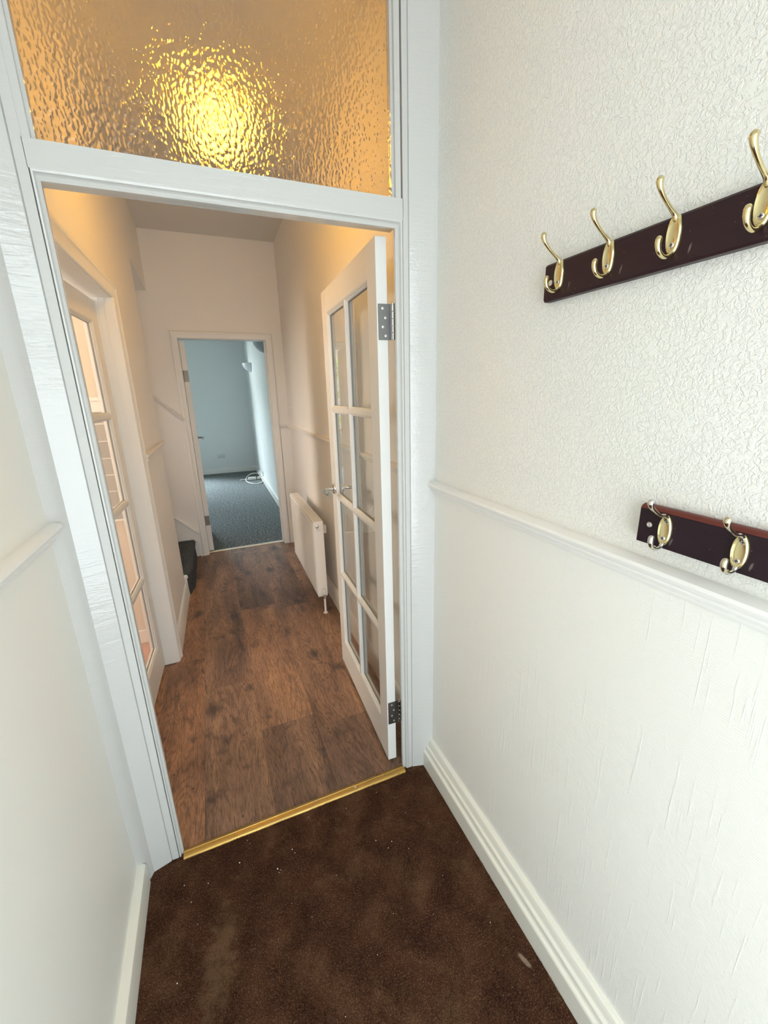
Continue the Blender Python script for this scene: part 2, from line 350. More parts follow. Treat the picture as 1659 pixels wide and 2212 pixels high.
def mould(bm, prof, p0, p1, out, up=(0, 0, 1), m0=0.0, m1=0.0):
    """extrude a moulding profile (out, up) from p0 to p1; m0/m1 shift the ends along the run per unit 'out' (mitres)"""
    p0, p1, out, up = map(Vector, (p0, p1, out, up)); out.normalize(); up.normalize(); d = (p1 - p0).normalized()
    A = [bm.verts.new(p0 + out * a + up * b + d * (a * m0)) for a, b in prof]
    B = [bm.verts.new(p1 + out * a + up * b - d * (a * m1)) for a, b in prof]
    n = len(prof)
    for i in range(n): bm.faces.new((A[i], A[(i + 1) % n], B[(i + 1) % n], B[i]))
    bm.faces.new(A); bm.faces.new(B[::-1])
def tube(bm, pts, rad, seg=12, cap=True, flat=None, rnd=False):
    """sweep a circle along points with a radius per point; flat=(axis vector, factor) squashes it"""
    pts = [Vector(p) for p in pts]; n = len(pts)
    if not hasattr(rad, '__len__'): rad = [rad] * n
    rad = list(rad)[:n]
    if rnd:   # hemispherical ends
        t0 = (pts[0] - pts[1]).normalized(); t1 = (pts[-1] - pts[-2]).normalized(); r0, r1 = rad[0], rad[-1]
        A_ = [math.radians(a) for a in (25, 50, 72, 88)]
        pts = [pts[0] + t0 * r0 * math.sin(a) for a in A_[::-1]] + pts + [pts[-1] + t1 * r1 * math.sin(a) for a in A_]
        rad = [r0 * math.cos(a) for a in A_[::-1]] + rad + [r1 * math.cos(a) for a in A_]; n = len(pts)
    rings = []; ref = None
    for i, p in enumerate(pts):
        t = (pts[min(i + 1, n - 1)] - pts[max(i - 1, 0)]).normalized()
        if ref is None: ref = Vector((0, 0, 1)) if abs(t.z) < 0.9 else Vector((0, 1, 0))
        a = (ref - t * ref.dot(t)).normalized(); ref = a; b = t.cross(a)
        ring = []
        for j in range(seg):
            an = 2 * math.pi * j / seg; o = (a * math.cos(an) + b * math.sin(an)) * rad[i]
            if flat: o = o - flat[0] * o.dot(flat[0]) * (1 - flat[1])
            ring.append(bm.verts.new(p + o))
        rings.append(ring)
    for A, B in zip(rings, rings[1:]):
        for j in range(seg): bm.faces.new((A[j], A[(j + 1) % seg], B[(j + 1) % seg], B[j]))
    if cap: bm.faces.new(rings[0][::-1]); bm.faces.new(rings[-1])
def lathe(bm, prof, origin=(0, 0, 0), axis=(0, 0, 1), seg=24):
    """revolve (r, h) about axis"""
    o = Vector(origin); ax = Vector(axis).normalized(); a = ax.orthogonal().normalized(); b = ax.cross(a)
    rings = [[bm.verts.new(o + ax * h + (a * math.cos(2 * math.pi * j / seg) + b * math.sin(2 * math.pi * j / seg)) * max(r, 1e-5)) for j in range(seg)] for r, h in prof]
    for A, B in zip(rings, rings[1:]):
        for j in range(seg): bm.faces.new((A[j], A[(j + 1) % seg], B[(j + 1) % seg], B[j]))
    bm.faces.new(rings[0][::-1]); bm.faces.new(rings[-1])
def smoothpath(pts, n=6):
    """Catmull-Rom through points"""
    P = [Vector(p) for p in pts]; P = [2 * P[0] - P[1]] + P + [2 * P[-1] - P[-2]]; out = []
    for i in range(1, len(P) - 2):
        for s in range(n):
            t = s / n
            out.append(0.5 * ((2 * P[i]) + (P[i + 1] - P[i - 1]) * t + (2 * P[i - 1] - 5 * P[i] + 4 * P[i + 1] - P[i + 2]) * t * t + (3 * P[i] - P[i - 1] - 3 * P[i + 1] + P[i + 2]) * t ** 3))
    out.append(P[-2]); return out
def lin(vals, n):
    o = []
    for a, b in zip(vals, vals[1:]): o += [a + (b - a) * i / n for i in range(n)]
    return o + [vals[-1]]
def obj(name, bm, mats, parent=None, smooth=False, bevel=0.0, seg=2, angle=35, recalc=True):
    if recalc: bmesh.ops.recalc_face_normals(bm, faces=bm.faces[:])
    me = bpy.data.meshes.new(name); bm.to_mesh(me); bm.free()
    for mt in (mats if isinstance(mats, (list, tuple)) else [mats]): me.materials.append(M[mt])
    o = bpy.data.objects.new(name, me); COL.objects.link(o)
    if parent is not None: o.parent = parent
    if smooth:
        for p in me.polygons: p.use_smooth = True
        me.set_sharp_from_angle(angle=math.radians(angle))
    if bevel:
        md = o.modifiers.new('bevel', 'BEVEL'); md.width = bevel; md.segments = seg; md.limit_method = 'ANGLE'; md.angle_limit = math.radians(40)
    return o
def empty(name, loc=(0, 0, 0), rz=0.0):
    o = bpy.data.objects.new(name, None); COL.objects.link(o); o.location = loc; o.rotation_euler = (0, 0, rz); o.empty_display_size = 0.1; return o
def tag(o, label, cat, group=None, kind=None):
    o['label'] = label; o['category'] = cat
    if group: o['group'] = group
    if kind: o['kind'] = kind
    return o
def struct(o, label, cat): return tag(o, label, cat, kind='structure')
def copy_tree(o, parent=None):
    c = o.copy(); COL.objects.link(c); c.parent = parent
    for ch in list(o.children): copy_tree(ch, c)
    return c

CEIL = 2.86
XR, XL = 0.70, -0.39
def hl(y): return -0.372 + (y - 0.1) * 0.0225      # hall left wall plane
def hr(y): return 0.702 + (y - 0.1) * 0.0185       # hall right wall plane
YF = 3.05                                           # far wall of the hall

# ---------------------------------------------------------------- vestibule shell
bm = bmesh.new()
for z0, z1, mi in ((0, 1.20, 1), (1.20, CEIL, 0)):
    box(bm, XR, XR + 0.12, FRONT_Y, -0.02, z0, z1, mi)
struct(obj('wall_right', bm, ['stipple', 'linen']), 'white textured porch wall behind the coat racks, linen paper below the dado', 'wall')
bm = bmesh.new(); box(bm, XL - 0.12, XL, FRONT_Y, -0.04, 0, CEIL)
struct(obj('wall_left', bm, 'plain_l'), 'off-white porch wall at the left edge of the picture', 'wall')
bm = bmesh.new()   # front wall behind the camera with door opening and fanlight
DX0, DX1 = -0.30, 0.62
box(bm, XL, DX0, FRONT_Y - 0.2, FRONT_Y, 0, CEIL); box(bm, DX1, XR, FRONT_Y - 0.2, FRONT_Y, 0, CEIL)
box(bm, DX0, DX1, FRONT_Y - 0.2, FRONT_Y, 2.44, CEIL); box(bm, DX0, DX1, FRONT_Y - 0.14, FRONT_Y - 0.06, 1.80, 1.98)
struct(obj('wall_front', bm, 'plain_l'), 'front wall with the open street door and fanlight', 'wall')
bm = bmesh.new(); box(bm, XL - 0.12, XR + 0.12, FRONT_Y - 0.2, 0.0, CEIL, CEIL + 0.1)
struct(obj('ceiling', bm, 'ceil'), 'plain porch ceiling', 'ceiling')
bm = bmesh.new(); box(bm, XL - 0.1, XR + 0.1, FRONT_Y - 0.2, 0.012, -0.08, -0.004)
struct(obj('floor', bm, 'carpet'), 'floor of the porch under the brown carpet', 'floor')

# dado rails and skirtings of the porch
DADO = [(0, 0), (0.005, 0), (0.008, 0.003), (0.009, 0.008), (0.007, 0.011), (0.013, 0.013), (0.016, 0.018), (0.015, 0.022), (0.021, 0.025), (0.026, 0.030), (0.028, 0.036), (0.026, 0.042), (0.019, 0.046), (0.008, 0.048), (0, 0.048)]
SKR = [(0, -0.01), (0.038, -0.01), (0.038, 0.070), (0.036, 0.075), (0.030, 0.076), (0.0285, 0.080), (0.0275, 0.098), (0.0255, 0.101), (0.0200, 0.102), (0.0190, 0.106), (0.0165, 0.121), (0.0130, 0.128), (0.007, 0.131), (0, 0.132)]
SKS = [(0, -0.01), (0.024, -0.01), (0.024, 0.075), (0.022, 0.083), (0.015, 0.088), (0.005, 0.090), (0, 0.090)]
bm = bmesh.new(); mould(bm, DADO, (XR, 0.0, 1.184), (XR, FRONT_Y, 1.184), (-1, 0, 0))
struct(obj('trim_right', bm, 'satin', smooth=True), 'white moulded dado rail on the porch right wall', 'dado rail')
bm = bmesh.new(); mould(bm, DADO, (XL, -0.055, 1.196), (XL, FRONT_Y, 1.196), (1, 0, 0))
struct(obj('trim_left', bm, 'satin', smooth=True), 'white moulded dado rail on the porch left wall', 'dado rail')
bm = bmesh.new(); mould(bm, SKR, (XR, 0.0, 0), (XR, FRONT_Y, 0), (-1, 0, 0))
struct(obj('baseboard_right', bm, 'trimcream', smooth=True, angle=18), 'cream moulded skirting along the porch right wall', 'skirting board')
bm = bmesh.new(); mould(bm, SKS, (XL, -0.05, 0), (XL, FRONT_Y, 0), (1, 0, 0))
struct(obj('baseboard_left', bm, 'trimcream', smooth=True, angle=25), 'cream skirting along the porch left wall', 'skirting board')

# ---------------------------------------------------------------- door frame with transom window
OX0, OX1, OZ = -0.268, 0.577, 1.990
bm = bmesh.new()
prism(bm, [(-0.40, 0.095), (-0.40, 0.052), (-0.288, 0.052), (-0.288, 0.018), (-0.283, 0.018), (-0.283, -0.004), (-0.303, -0.004), (-0.3045, -0.001), (-0.306, -0.006), (-0.358, -0.020), (-0.366, -0.036), (-0.374, -0.046), (-0.392, -0.062), (-0.46, -0.062), (-0.46, 0.095)], 'z', 0, CEIL)
prism(bm, [(0.66, 0.095), (0.66, 0.052), (0.602, 0.052), (0.602, 0.018), (0.598, 0.018), (0.598, -0.004), (0.614, -0.004), (0.6155, -0.001), (0.617, -0.006), (0.684, -0.024), (0.704, -0.026), (0.83, -0.026), (0.83, 0.095)], 'z', 0, CEIL)
prism(bm, [(-0.284, 0.018), (-0.284, 0.008), (OX0, 0.008), (OX0, 0.018)], 'z', 0, OZ)          # stop, left
prism(bm, [(0.599, 0.018), (0.599, 0.008), (OX1, 0.008), (OX1, 0.018)], 'z', 0, OZ)
prism(bm, [(-0.004, 2.062), (-0.004, 2.008), (0.048, 2.008), (0.095, 2.008), (0.095, 2.062)], 'x', -0.284, 0.599)   # transom rail
prism(bm, [(0.008, 2.012), (0.008, OZ), (0.018, OZ), (0.018, 2.012)], 'x', OX0 - 0.01, OX1 + 0.01)
prism(bm, [(-0.004, 2.80), (0.095, 2.80), (0.095, CEIL), (-0.004, CEIL)], 'x', -0.284, 0.599)   # head
# ogee moulding around the opening (mitred)
prof = [(0.0, 0.0075), (0.004, 0.005), (0.009, 0.006), (0.012, 0.002), (0.013, -0.003), (0.018, -0.004), (0.021, -0.001), (0.0215, 0.006)]
def loftU(bm, prof):
    loops = []
    for o, y in prof:
        loops.append([bm.verts.new(p) for p in ((OX0 - o * 0.65, y, 0), (OX0 - o * 0.65, y, OZ + o), (OX1 + o, y, OZ + o), (OX1 + o, y, 0))])
    for A, B in zip(loops, loops[1:]):
        for i in range(3): bm.faces.new((A[i], A[i + 1], B[i + 1], B[i]))
loftU(bm, prof)
# glazing bead round the transom pane
GX0, GX1, GZ0, GZ1 = -0.268, 0.577, 2.062, 2.80
for o0, o1, y0, y1 in ((-0.016, 0.0, -0.002, 0.010), (0.0, 0.007, 0.010, 0.020)):
    for rx0, rx1, rz0, rz1 in ((GX0 + o0, GX0 + o1, GZ0, GZ1), (GX1 - o1, GX1 - o0, GZ0, GZ1), (GX0, GX1, GZ1 - o1, GZ1)):
        box(bm, rx0, rx1, y0, 0.03, rz0, rz1)
box(bm, GX0, GX1, 0.020, 0.034, GZ0 - 0.01, GZ0 + 0.004)
struct(obj('trim_frame', bm, 'gloss', smooth=True, angle=28), 'glossy white door frame with transom rail between porch and hall', 'door frame')
bm = bmesh.new()
vs = [bm.verts.new(p) for p in ((GX0, 0.026, GZ0), (GX1, 0.026, GZ0), (GX1, 0.026, GZ1), (GX0, 0.026, GZ1))]
bm.faces.new(vs)
vs = [bm.verts.new(p) for p in ((GX0, 0.031, GZ0), (GX0, 0.031, GZ1), (GX1, 0.031, GZ1), (GX1, 0.031, GZ0))]
bm.faces.new(vs).material_index = 1
win = struct(obj('window_1', bm, ['obscure', 'obscureback'], recalc=False), 'hammered obscure glass transom pane glowing amber from the hall lamp', 'window')

# ---------------------------------------------------------------- hall shell
bm = bmesh.new()
prism(bm, [(hr(0.095), 0.095), (hr(YF), YF), (hr(YF) + 0.2, YF), (hr(0.095) + 0.2, 0.095)], 'z', 0, CEIL)
struct(obj('wall_hall_right', bm, 'hallwall'), 'hall wall behind the radiator and the open glazed door', 'wall')
bm = bmesh.new()      # left wall with kitchen door opening y 0.42..1.235, then the stair opening
KD0, KD1, KDZ = 0.42, 1.235, 2.005
KWT = 0.13
def lw(bm, y0, y1, z0, z1, th=KWT):
    prism(bm, [(hl(y0), y0), (hl(y1), y1), (hl(y1) - th, y1), (hl(y0) - th, y0)], 'z', z0, z1)
lw(bm, 0.095, KD0, 0, CEIL); lw(bm, KD0, KD1, KDZ, CEIL); lw(bm, KD1, 2.12, 0, CEIL)
struct(obj('wall_hall_left', bm, 'hallwall'), 'hall wall between the kitchen door and the stairs', 'wall')
bm = bmesh.new()
prism(bm, [(-0.328, 2.12), (-0.332, YF), (-2.4, YF), (-2.4, 2.12)], 'z', 2.40, CEIL)
struct(obj('ceiling_stairs', bm, 'hallwall'), 'boxed bulkhead over the stairs', 'bulkhead')
bm = bmesh.new()
FX0, FX1, FZ = -0.150, 0.600, 2.035
box(bm, -2.5, FX0 - 0.012, YF, YF + 0.12, 0, CEIL); box(bm, FX1 + 0.012, 1.0, YF, YF + 0.12, 0, CEIL); box(bm, FX0 - 0.012, FX1 + 0.012, YF, YF + 0.12, FZ + 0.012, CEIL)
struct(obj('wall_far', bm, 'hallwall'), 'far hall wall around the doorway to the blue-grey room', 'wall')
bm = bmesh.new(); box(bm, -2.5, 1.0, 0.0, YF + 0.12, CEIL, CEIL + 0.1)
struct(obj('ceiling_hall', bm, 'ceil'), 'hall ceiling seen above the far wall', 'ceiling')
bm = bmesh.new(); box(bm, -0.50, 0.78, 0.012, YF + 0.06, -0.06, 0.0)
struct(obj('floor_hall', bm, 'planks'), 'rustic brown oak-effect plank floor of the hall', 'floor')
bm = bmesh.new(); box(bm, -2.5, -2.42, 0.03, 0.3, 0, CEIL); box(bm, -2.5, -2.42, 1.4, YF, 0, CEIL); box(bm, -2.5, -2.42, 0.3, 1.4, 0, 1.1); box(bm, -2.5, -2.42, 0.3, 1.4, 2.3, CEIL)
struct(obj('wall_outer_left', bm, 'hallwall'), 'outer wall behind kitchen and stairs', 'wall')

# architraves, dado and skirting in the hall
ARC = [(0.0, 0.0), (0.0, 0.009), (0.006, 0.012), (0.010, 0.010), (0.040, 0.016), (0.048, 0.021), (0.060, 0.021), (0.066, 0.016), (0.068, 0.0)]
bm = bmesh.new()
def arch_left(bm):     # architrave round the kitchen door, on the hall-left wall
    loops = []
    for o, d in ARC:
        ya, yb, z = KD0 + 0.012 - o, KD1 - 0.012 + o, KDZ - 0.012 + o
        loops.append([bm.verts.new(p) for p in ((hl(ya) + d, ya, 0), (hl(ya) + d, ya, z), (hl(yb) + d, yb, z), (hl(yb) + d, yb, 0))])
    for A, B in zip(loops, loops[1:]):
        for i in range(3): bm.faces.new((A[i], A[i + 1], B[i + 1], B[i]))
arch_left(bm)
# lining
lw2 = 0.13
prism(bm, [(hl(KD1) + 0.002, KD1 - 0.016), (hl(KD1) + 0.002, KD1), (hl(KD1) - lw2, KD1), (hl(KD1) - lw2, KD1 - 0.016)], 'z', 0, KDZ)
prism(bm, [(hl(KD0) + 0.002, KD0), (hl(KD0) + 0.002, KD0 + 0.016), (hl(KD0) - lw2, KD0 + 0.016), (hl(KD0) - lw2, KD0)], 'z', 0, KDZ)
prism(bm, [(hl(KD0) + 0.002, KD0), (hl(KD1) + 0.002, KD1), (hl(KD1) - lw2, KD1), (hl(KD0) - lw2, KD0)], 'z', KDZ - 0.016, KDZ)
for dd in (0.030, 0.055):  # stop beads on the lining
    prism(bm, [(hl(KD1) - dd, KD1 - 0.019), (hl(KD1) - dd, KD1 - 0.014), (hl(KD1) - dd - 0.003, KD1 - 0.014), (hl(KD1) - dd - 0.003, KD1 - 0.019)], 'z', 0, KDZ - 0.016)
struct(obj('trim_kitchen_door', bm, 'satin', smooth=True, angle=28), 'white moulded casing round the kitchen door on the left', 'door frame')
bm = bmesh.new()
loops = []
for o, d in ARC:
    o *= 0.86
    x0, x1, z = FX0 - o, FX1 + o, FZ + o
    loops.append([bm.verts.new(p) for p in ((x0, YF - d, 0), (x0, YF - d, z), (x1, YF - d, z), (x1, YF - d, 0))])
for A, B in zip(loops, loops[1:]):
    for i in range(3): bm.faces.new((A[i], A[i + 1], B[i + 1], B[i]))
box(bm, FX0 - 0.012, FX0, YF, YF + 0.12, 0, FZ + 0.012); box(bm, FX1, FX1 + 0.012, YF, YF + 0.12, 0, FZ + 0.012); box(bm, FX0, FX1, YF, YF + 0.12, FZ, FZ + 0.012)
box(bm, FX1 - 0.010, FX1 + 0.002, YF + 0.035, YF + 0.070, 0, FZ)
struct(obj('trim_far_door', bm, 'satin', smooth=True, angle=28), 'cream casing round the far doorway', 'door frame')
bm = bmesh.new()   # pilaster strip right of the far casing, thicker below the dado
prism(bm, [(0.663, YF), (0.663, YF - 0.010), (hr(YF) + 0.005, YF - 0.010), (hr(YF) + 0.005, YF)], 'z', 1.25, 2.10)
prism(bm, [(0.663, YF), (0.663, YF - 0.022), (hr(YF) + 0.005, YF - 0.022), (hr(YF) + 0.005, YF)], 'z', 0, 1.212)
mould(bm, [(a * 1.25, b * 0.85) for a, b in DADO], (0.660, YF, 1.212), (hr(YF) + 0.003, YF, 1.212), (0, -1, 0))
struct(obj('trim_far_pilaster', bm, 'satin', smooth=True, angle=28), 'narrow boxed panel right of the far doorway', 'trim')
bm = bmesh.new(); mould(bm, [(a * 0.9, b * 0.85) for a, b in DADO], (hr(0.1), 0.1, 1.205), (hr(YF), YF, 1.205), (-1, 0.0, 0))
struct(obj('trim_hall_right', bm, 'hallwall', smooth=True), 'painted dado rail along the hall right wall above the radiator', 'dado rail')
bm = bmesh.new(); mould(bm, [(a * 0.95, b * 0.85) for a, b in DADO], (hl(1.30), 1.318, 1.200), (hl(2.10) + 0.002, 2.125, 1.200), (1, 0, 0))
lathe(bm, [(0.0, -0.008), (0.008, -0.006), (0.012, 0.0), (0.008, 0.006), (0.0, 0.008)], (hl(1.31) + 0.012, 1.316, 1.208), (0, 1, 0), 12)
struct(obj('trim_hall_left', bm, 'hallwall', smooth=True), 'short painted dado rail between the kitchen door and the stairs', 'dado rail')
HSK = [(0, 0), (0.016, 0), (0.017, 0.11), (0.012, 0.125), (0.005, 0.135), (0, 0.138)]
bm = bmesh.new(); mould(bm, HSK, (hl(1.29), 1.292, 0), (hl(2.10) + 0.002, 2.125, 0), (1, 0, 0))
struct(obj('baseboard_hall_left', bm, 'satin', smooth=True, angle=25), 'white skirting between the kitchen door and the stairs', 'skirting board')
bm = bmesh.new(); mould(bm, HSK, (hr(0.1), 0.1, 0), (hr(YF), YF - 0.02, 0), (-1, 0, 0))
struct(obj('baseboard_hall_right', bm, 'satin', smooth=True, angle=25), 'white skirting along the hall right wall under the radiator', 'skirting board')

wk = struct(empty('window_3', (-2.5, 0.85, 1.1)), 'kitchen window lighting the room behind the left door', 'window')
bm = bmesh.new()
for y in (-0.55, -0.025, 0.50): box(bm, 0.01, 0.06, y, y + 0.05, 0, 1.2)
for z in (0, 1.15): box(bm, 0.01, 0.06, -0.55, 0.55, z, z + 0.05)
obj('window_frame', bm, 'satin', wk, bevel=0.003)
# sloped dado and stair wall
bm = bmesh.new()
sl = Vector((-1, 0, 1.0)).normalized(); upn = Vector((1, 0, 1.0)).normalized()
mould(bm, [(a * 1.3, b * 0.80) for a, b in DADO], (-0.213, YF, 1.316), (-1.10, YF, 2.205), (0, -1, 0), upn)
struct(obj('trim_stairs', bm, 'hallwall', smooth=True), 'dado rail sloping up the stair wall left of the far doorway', 'dado rail')

# ---------------------------------------------------------------- staircase
st = tag(empty('staircase', (-0.30, 2.6, 0)), 'charcoal carpeted stairs starting left of the far doorway', 'staircase')
def on(parent, o):
    """parent o (built in world coordinates) keeping it in place"""
    o.parent = parent; o.matrix_parent_inverse = Matrix.LocRotScale(parent.location, parent.rotation_euler, None).inverted(); return o
for i in range(5):
    xn = -0.262 - 0.225 * i; zt = 0.185 * (i + 1)
    bm = bmesh.new()
    r = 0.028
    pts = [(xn - 0.26, zt - 0.188), (xn - 0.004, zt - 0.188), (xn - 0.012, zt - 0.05)]
    for a in range(0, 100, 15):
        an = math.radians(-20 + a); pts.append((xn - r + r * math.cos(an), zt - r + r * math.sin(an)))
    pts += [(xn - 0.26, zt)]
    A = []; B = []
    for (x, z) in pts:
        A.append(bm.verts.new((x - (0.045 if i == 0 and x > xn - 0.2 else 0), 2.135, max(z, 0.0)))); B.append(bm.verts.new((x, YF - 0.022, max(z, 0.0))))
    C2 = [bm.verts.new((v.co.x + (0.043 if i == 0 and v.co.x > xn - 0.25 else 0), 2.30, v.co.z)) for v in A]
    n = len(pts)
    for P1, P2 in ((A, C2), (C2, B)):
        for j in range(n): bm.faces.new((P1[j], P1[(j + 1) % n], P2[(j + 1) % n], P2[j]))
    bm.faces.new(A); bm.faces.new(B[::-1])
    on(st, obj('step', bm, 'staircarpet', smooth=True, angle=40))
bm = bmesh.new()   # white string board on the far wall
pts = [(-0.213, 0.0), (-0.213, 0.245), (-0.228, 0.262), (-1.2, 1.235), (-1.35, 1.0), (-0.60, 0.30), (-0.40, 0.186), (-0.27, 0.186), (-0.245, 0.165), (-0.235, 0.12), (-0.235, 0.04), (-0.225, 0.0)]
prism(bm, pts, 'y', YF - 0.021, YF - 0.0015)
mould(bm, [(0, 0), (0.009, 0), (0.013, 0.008), (0.008, 0.014), (0, 0.016)], (-0.225, YF - 0.021, 0.238), (-1.19, YF - 0.021, 1.203), (0, -1, 0), upn)
on(st, obj('string_board', bm, 'satin'))
bm = bmesh.new()   # round newel-like nib at the wall end
lathe(bm, [(0.0, 0.0), (0.012, 0.002), (0.018, 0.010), (0.018, 0.022), (0.012, 0.030), (0.0, 0.034)], (hl(2.12) - 0.006, 2.135, 0.165), (1, -0.1, 0.15), 16)
tube(bm, [(hl(2.12) + 0.004, 2.137, 0.16), (hl(2.12) + 0.008, 2.14, 0.09), (hl(2.12) + 0.010, 2.138, 0.002)], [0.014, 0.010, 0.012], 10)
on(st, obj('string_end', bm, 'satin', smooth=True))

# ---------------------------------------------------------------- glazed doors
def ring_loft(bm, x0, x1, z0, z1, steps, face, sgn):
    """rings of a rectangular opening, inset and depth pairs; face = y of the face, sgn = inwards"""
    loops = []
    for i, d in steps:
        y = face + sgn * d
        loops.append([bm.verts.new(p) for p in ((x0 + i, y, z0 + i), (x1 - i, y, z0 + i), (x1 - i, y, z1 - i), (x0 + i, y, z1 - i))])
    for A, B in zip(loops, loops[1:]):
        for j in range(4): bm.faces.new((A[j], A[(j + 1) % 4], B[(j + 1) % 4], B[j]))
def glazed_door(name, label, W=0.762, H=1.962, T=0.036):
    """door in its own frame: hinge edge at x=0, leaf along +x, thickness y 0..T, bottom z=0"""
    root = struct(empty(name), label, 'door')
    gx0, gx1 = 0.086, W - 0.086; gz0, gz1 = 0.160, H - 0.098
    bar = 0.012; nx, nz = 2, 4
    cw = (gx1 - gx0 - bar * (nx - 1)) / nx; ch = (gz1 - gz0 - bar * (nz - 1)) / nz
    bm = bmesh.new()
    box(bm, 0, gx0, 0, T, 0, H); box(bm, gx1, W, 0, T, 0, H); box(bm, gx0, gx1, 0, T, 0, gz0); box(bm, gx0, gx1, 0, T, gz1, H)
    obj('leaf', bm, 'leaf', root, bevel=0.0015)
    bm = bmesh.new(); gb = bmesh.new()
    x = gx0 + cw; box(bm, x, x + bar, 0.002, T - 0.002, gz0, gz1)
    for j in range(1, nz):
        z = gz0 + j * (ch + bar) - bar
        for i in range(nx):
            xx = gx0 + i * (cw + bar); box(bm, xx, xx + cw, 0.002, T - 0.002, z, z + bar)
    steps = [(0.0, 0.0008), (0.002, 0.0008), (0.003, 0.003), (0.006, 0.003), (0.0075, 0.0065), (0.0105, 0.0075), (0.0125, 0.0125), (0.0125, 0.0145)]
    for i in range(nx):
        for j in range(nz):
            X0 = gx0 + i * (cw + bar); Z0 = gz0 + j * (ch + bar)
            ring_loft(bm, X0, X0 + cw, Z0, Z0 + ch, steps, 0, 1); ring_loft(bm, X0, X0 + cw, Z0, Z0 + ch, steps, T, -1)
    obj('glazing_bars', bm, 'leaf', root)
    for i in range(nx):
        for j in range(nz):
            X0 = gx0 + i * (cw + bar); Z0 = gz0 + j * (ch + bar)
            box(gb, X0 + 0.010, X0 + cw - 0.010, T / 2 - 0.002, T / 2 + 0.002, Z0 + 0.010, Z0 + ch - 0.010)
    obj('panes', gb, 'glass', root)
    return root
def lever(root, x, z, face, sgn, to=-1, mt='chrome'):
    """door handle: rose on the face, neck outwards, lever towards 'to' x direction"""
    bm = bmesh.new(); lathe(bm, [(0.026, 0), (0.026, 0.006), (0.022, 0.009), (0.010, 0.010)], (x, face, z), (0, sgn, 0), 28)
    h = obj('handle', bm, mt, root, smooth=True)
    bm = bmesh.new()
    y0 = face + sgn * 0.008; y1 = face + sgn * 0.058
    path = smoothpath([(x, y0, z), (x, face + sgn * 0.035, z), (x + to * 0.006, y1 - sgn * 0.004, z), (x + to * 0.022, y1, z), (x + to * 0.07, y1 - sgn * 0.002, z - 0.003), (x + to * 0.112, y1 - sgn * 0.006, z + 0.001)], 5)
    n = len(path); rr = [0.0085 + 0.0045 * max(0, (i - n * 0.55) / (n * 0.45)) for i in range(n)]
    tube(bm, path, rr, 12); obj('lever', bm, mt, h, smooth=True)
    return h
def hinge(root, x, y, z, zl=0.100, dirleaf=(0, 1), reveal=0.030):
    """butt hinge in the leaf frame: plate on the hinge edge (x=0 face), knuckle at y>T"""
    e = root
    bm = bmesh.new(); box(bm, -0.0022, 0.001, y - reveal, y + 0.014, z, z + zl)
    h = obj('hinge', bm, 'steel', e)
    bm = bmesh.new()
    for q in range(5):
        za = z + zl * q / 5; lathe(bm, [(0.0055, 0.0006), (0.0062, 0.0014), (0.0062, zl / 5 - 0.0014), (0.0055, zl / 5 - 0.0006)], (-0.003, y + 0.019, za), (0, 0, 1), 14)
    lathe(bm, [(0.0045, -0.001), (0.0062, 0.0), (0.0062, 0.002), (0.003, 0.004)], (-0.003, y + 0.019, z + zl), (0, 0, 1), 14)
    obj('knuckle', bm, 'chrome', h, smooth=True)
    bm = bmesh.new(); box(bm, -0.030, 0.002, y + 0.026, y + 0.029, z + 0.001, z + zl - 0.001)
    obj('frame_plate', bm, 'steel', h)
    for q, (dy, fz) in enumerate(((0.010, 0.88), (0.019, 0.62), (0.010, 0.37), (0.019, 0.12))):
        bm = bmesh.new(); c = (-0.0022, y - reveal + 0.005 + dy, z + zl * fz)
        lathe(bm, [(0.0042, -0.0005), (0.0042, 0.0004), (0.0034, 0.0007), (0.0012, 0.0007), (0.0010, 0.0001)], c, (-1, 0, 0), 14)
        obj('screw', bm, 'screwhead', h, smooth=True)

d1 = glazed_door('door_1', 'open white eight-pane glazed door standing against the hall right wall')
lever(d1, 0.762 - 0.052, 1.045, 0.0, -1, -1); lever(d1, 0.762 - 0.052, 1.045, 0.036, 1, -1)
hinge(d1, 0, 0.034, 1.672, 0.105); hinge(d1, 0, 0.034, 0.185, 0.105)
# leaf frame: +x -> world +y ; y -> world +x
# local (x, y) -> rotate by 90deg minus the small extra swing, mirrored so the thickness runs to +x
def place_door(root, origin, ang, flip):
    """local x axis at angle 'ang' from world +x; flip mirrors the thickness axis"""
    R = Matrix.Rotation(ang, 4, 'Z')
    if flip:
        for ch in list(root.children_recursive):
            if ch.type == 'MESH':
                for v in ch.data.vertices: v.co.y = -v.co.y
                ch.data.flip_normals()
    root.matrix_world = Matrix.Translation(origin) @ R
place_door(d1, (0.530, 0.050, 0.018), math.radians(90 - 2.3), True)

d2 = glazed_door('door_2', 'white glazed kitchen door slightly ajar in the left wall', 0.765, 1.962)
# hinge at the far jamb, leaf runs towards the camera (-y), swung a little into the kitchen
place_door(d2, (-0.416, KD1 - 0.020, 0.012), math.radians(-90 - 3.2), True)

bm = bmesh.new(); box(bm, 0, 0.735, 0, 0.044, 0, 2.005)
d3 = struct(empty('door_3'), 'far room door standing open, seen edge on', 'door')
obj('leaf', bm, 'leaf', d3, bevel=0.0015)
lever(d3, 0.735 - 0.055, 1.09, 0.0, -1, -1, 'steel'); lever(d3, 0.735 - 0.055, 1.09, 0.044, 1, -1, 'steel')
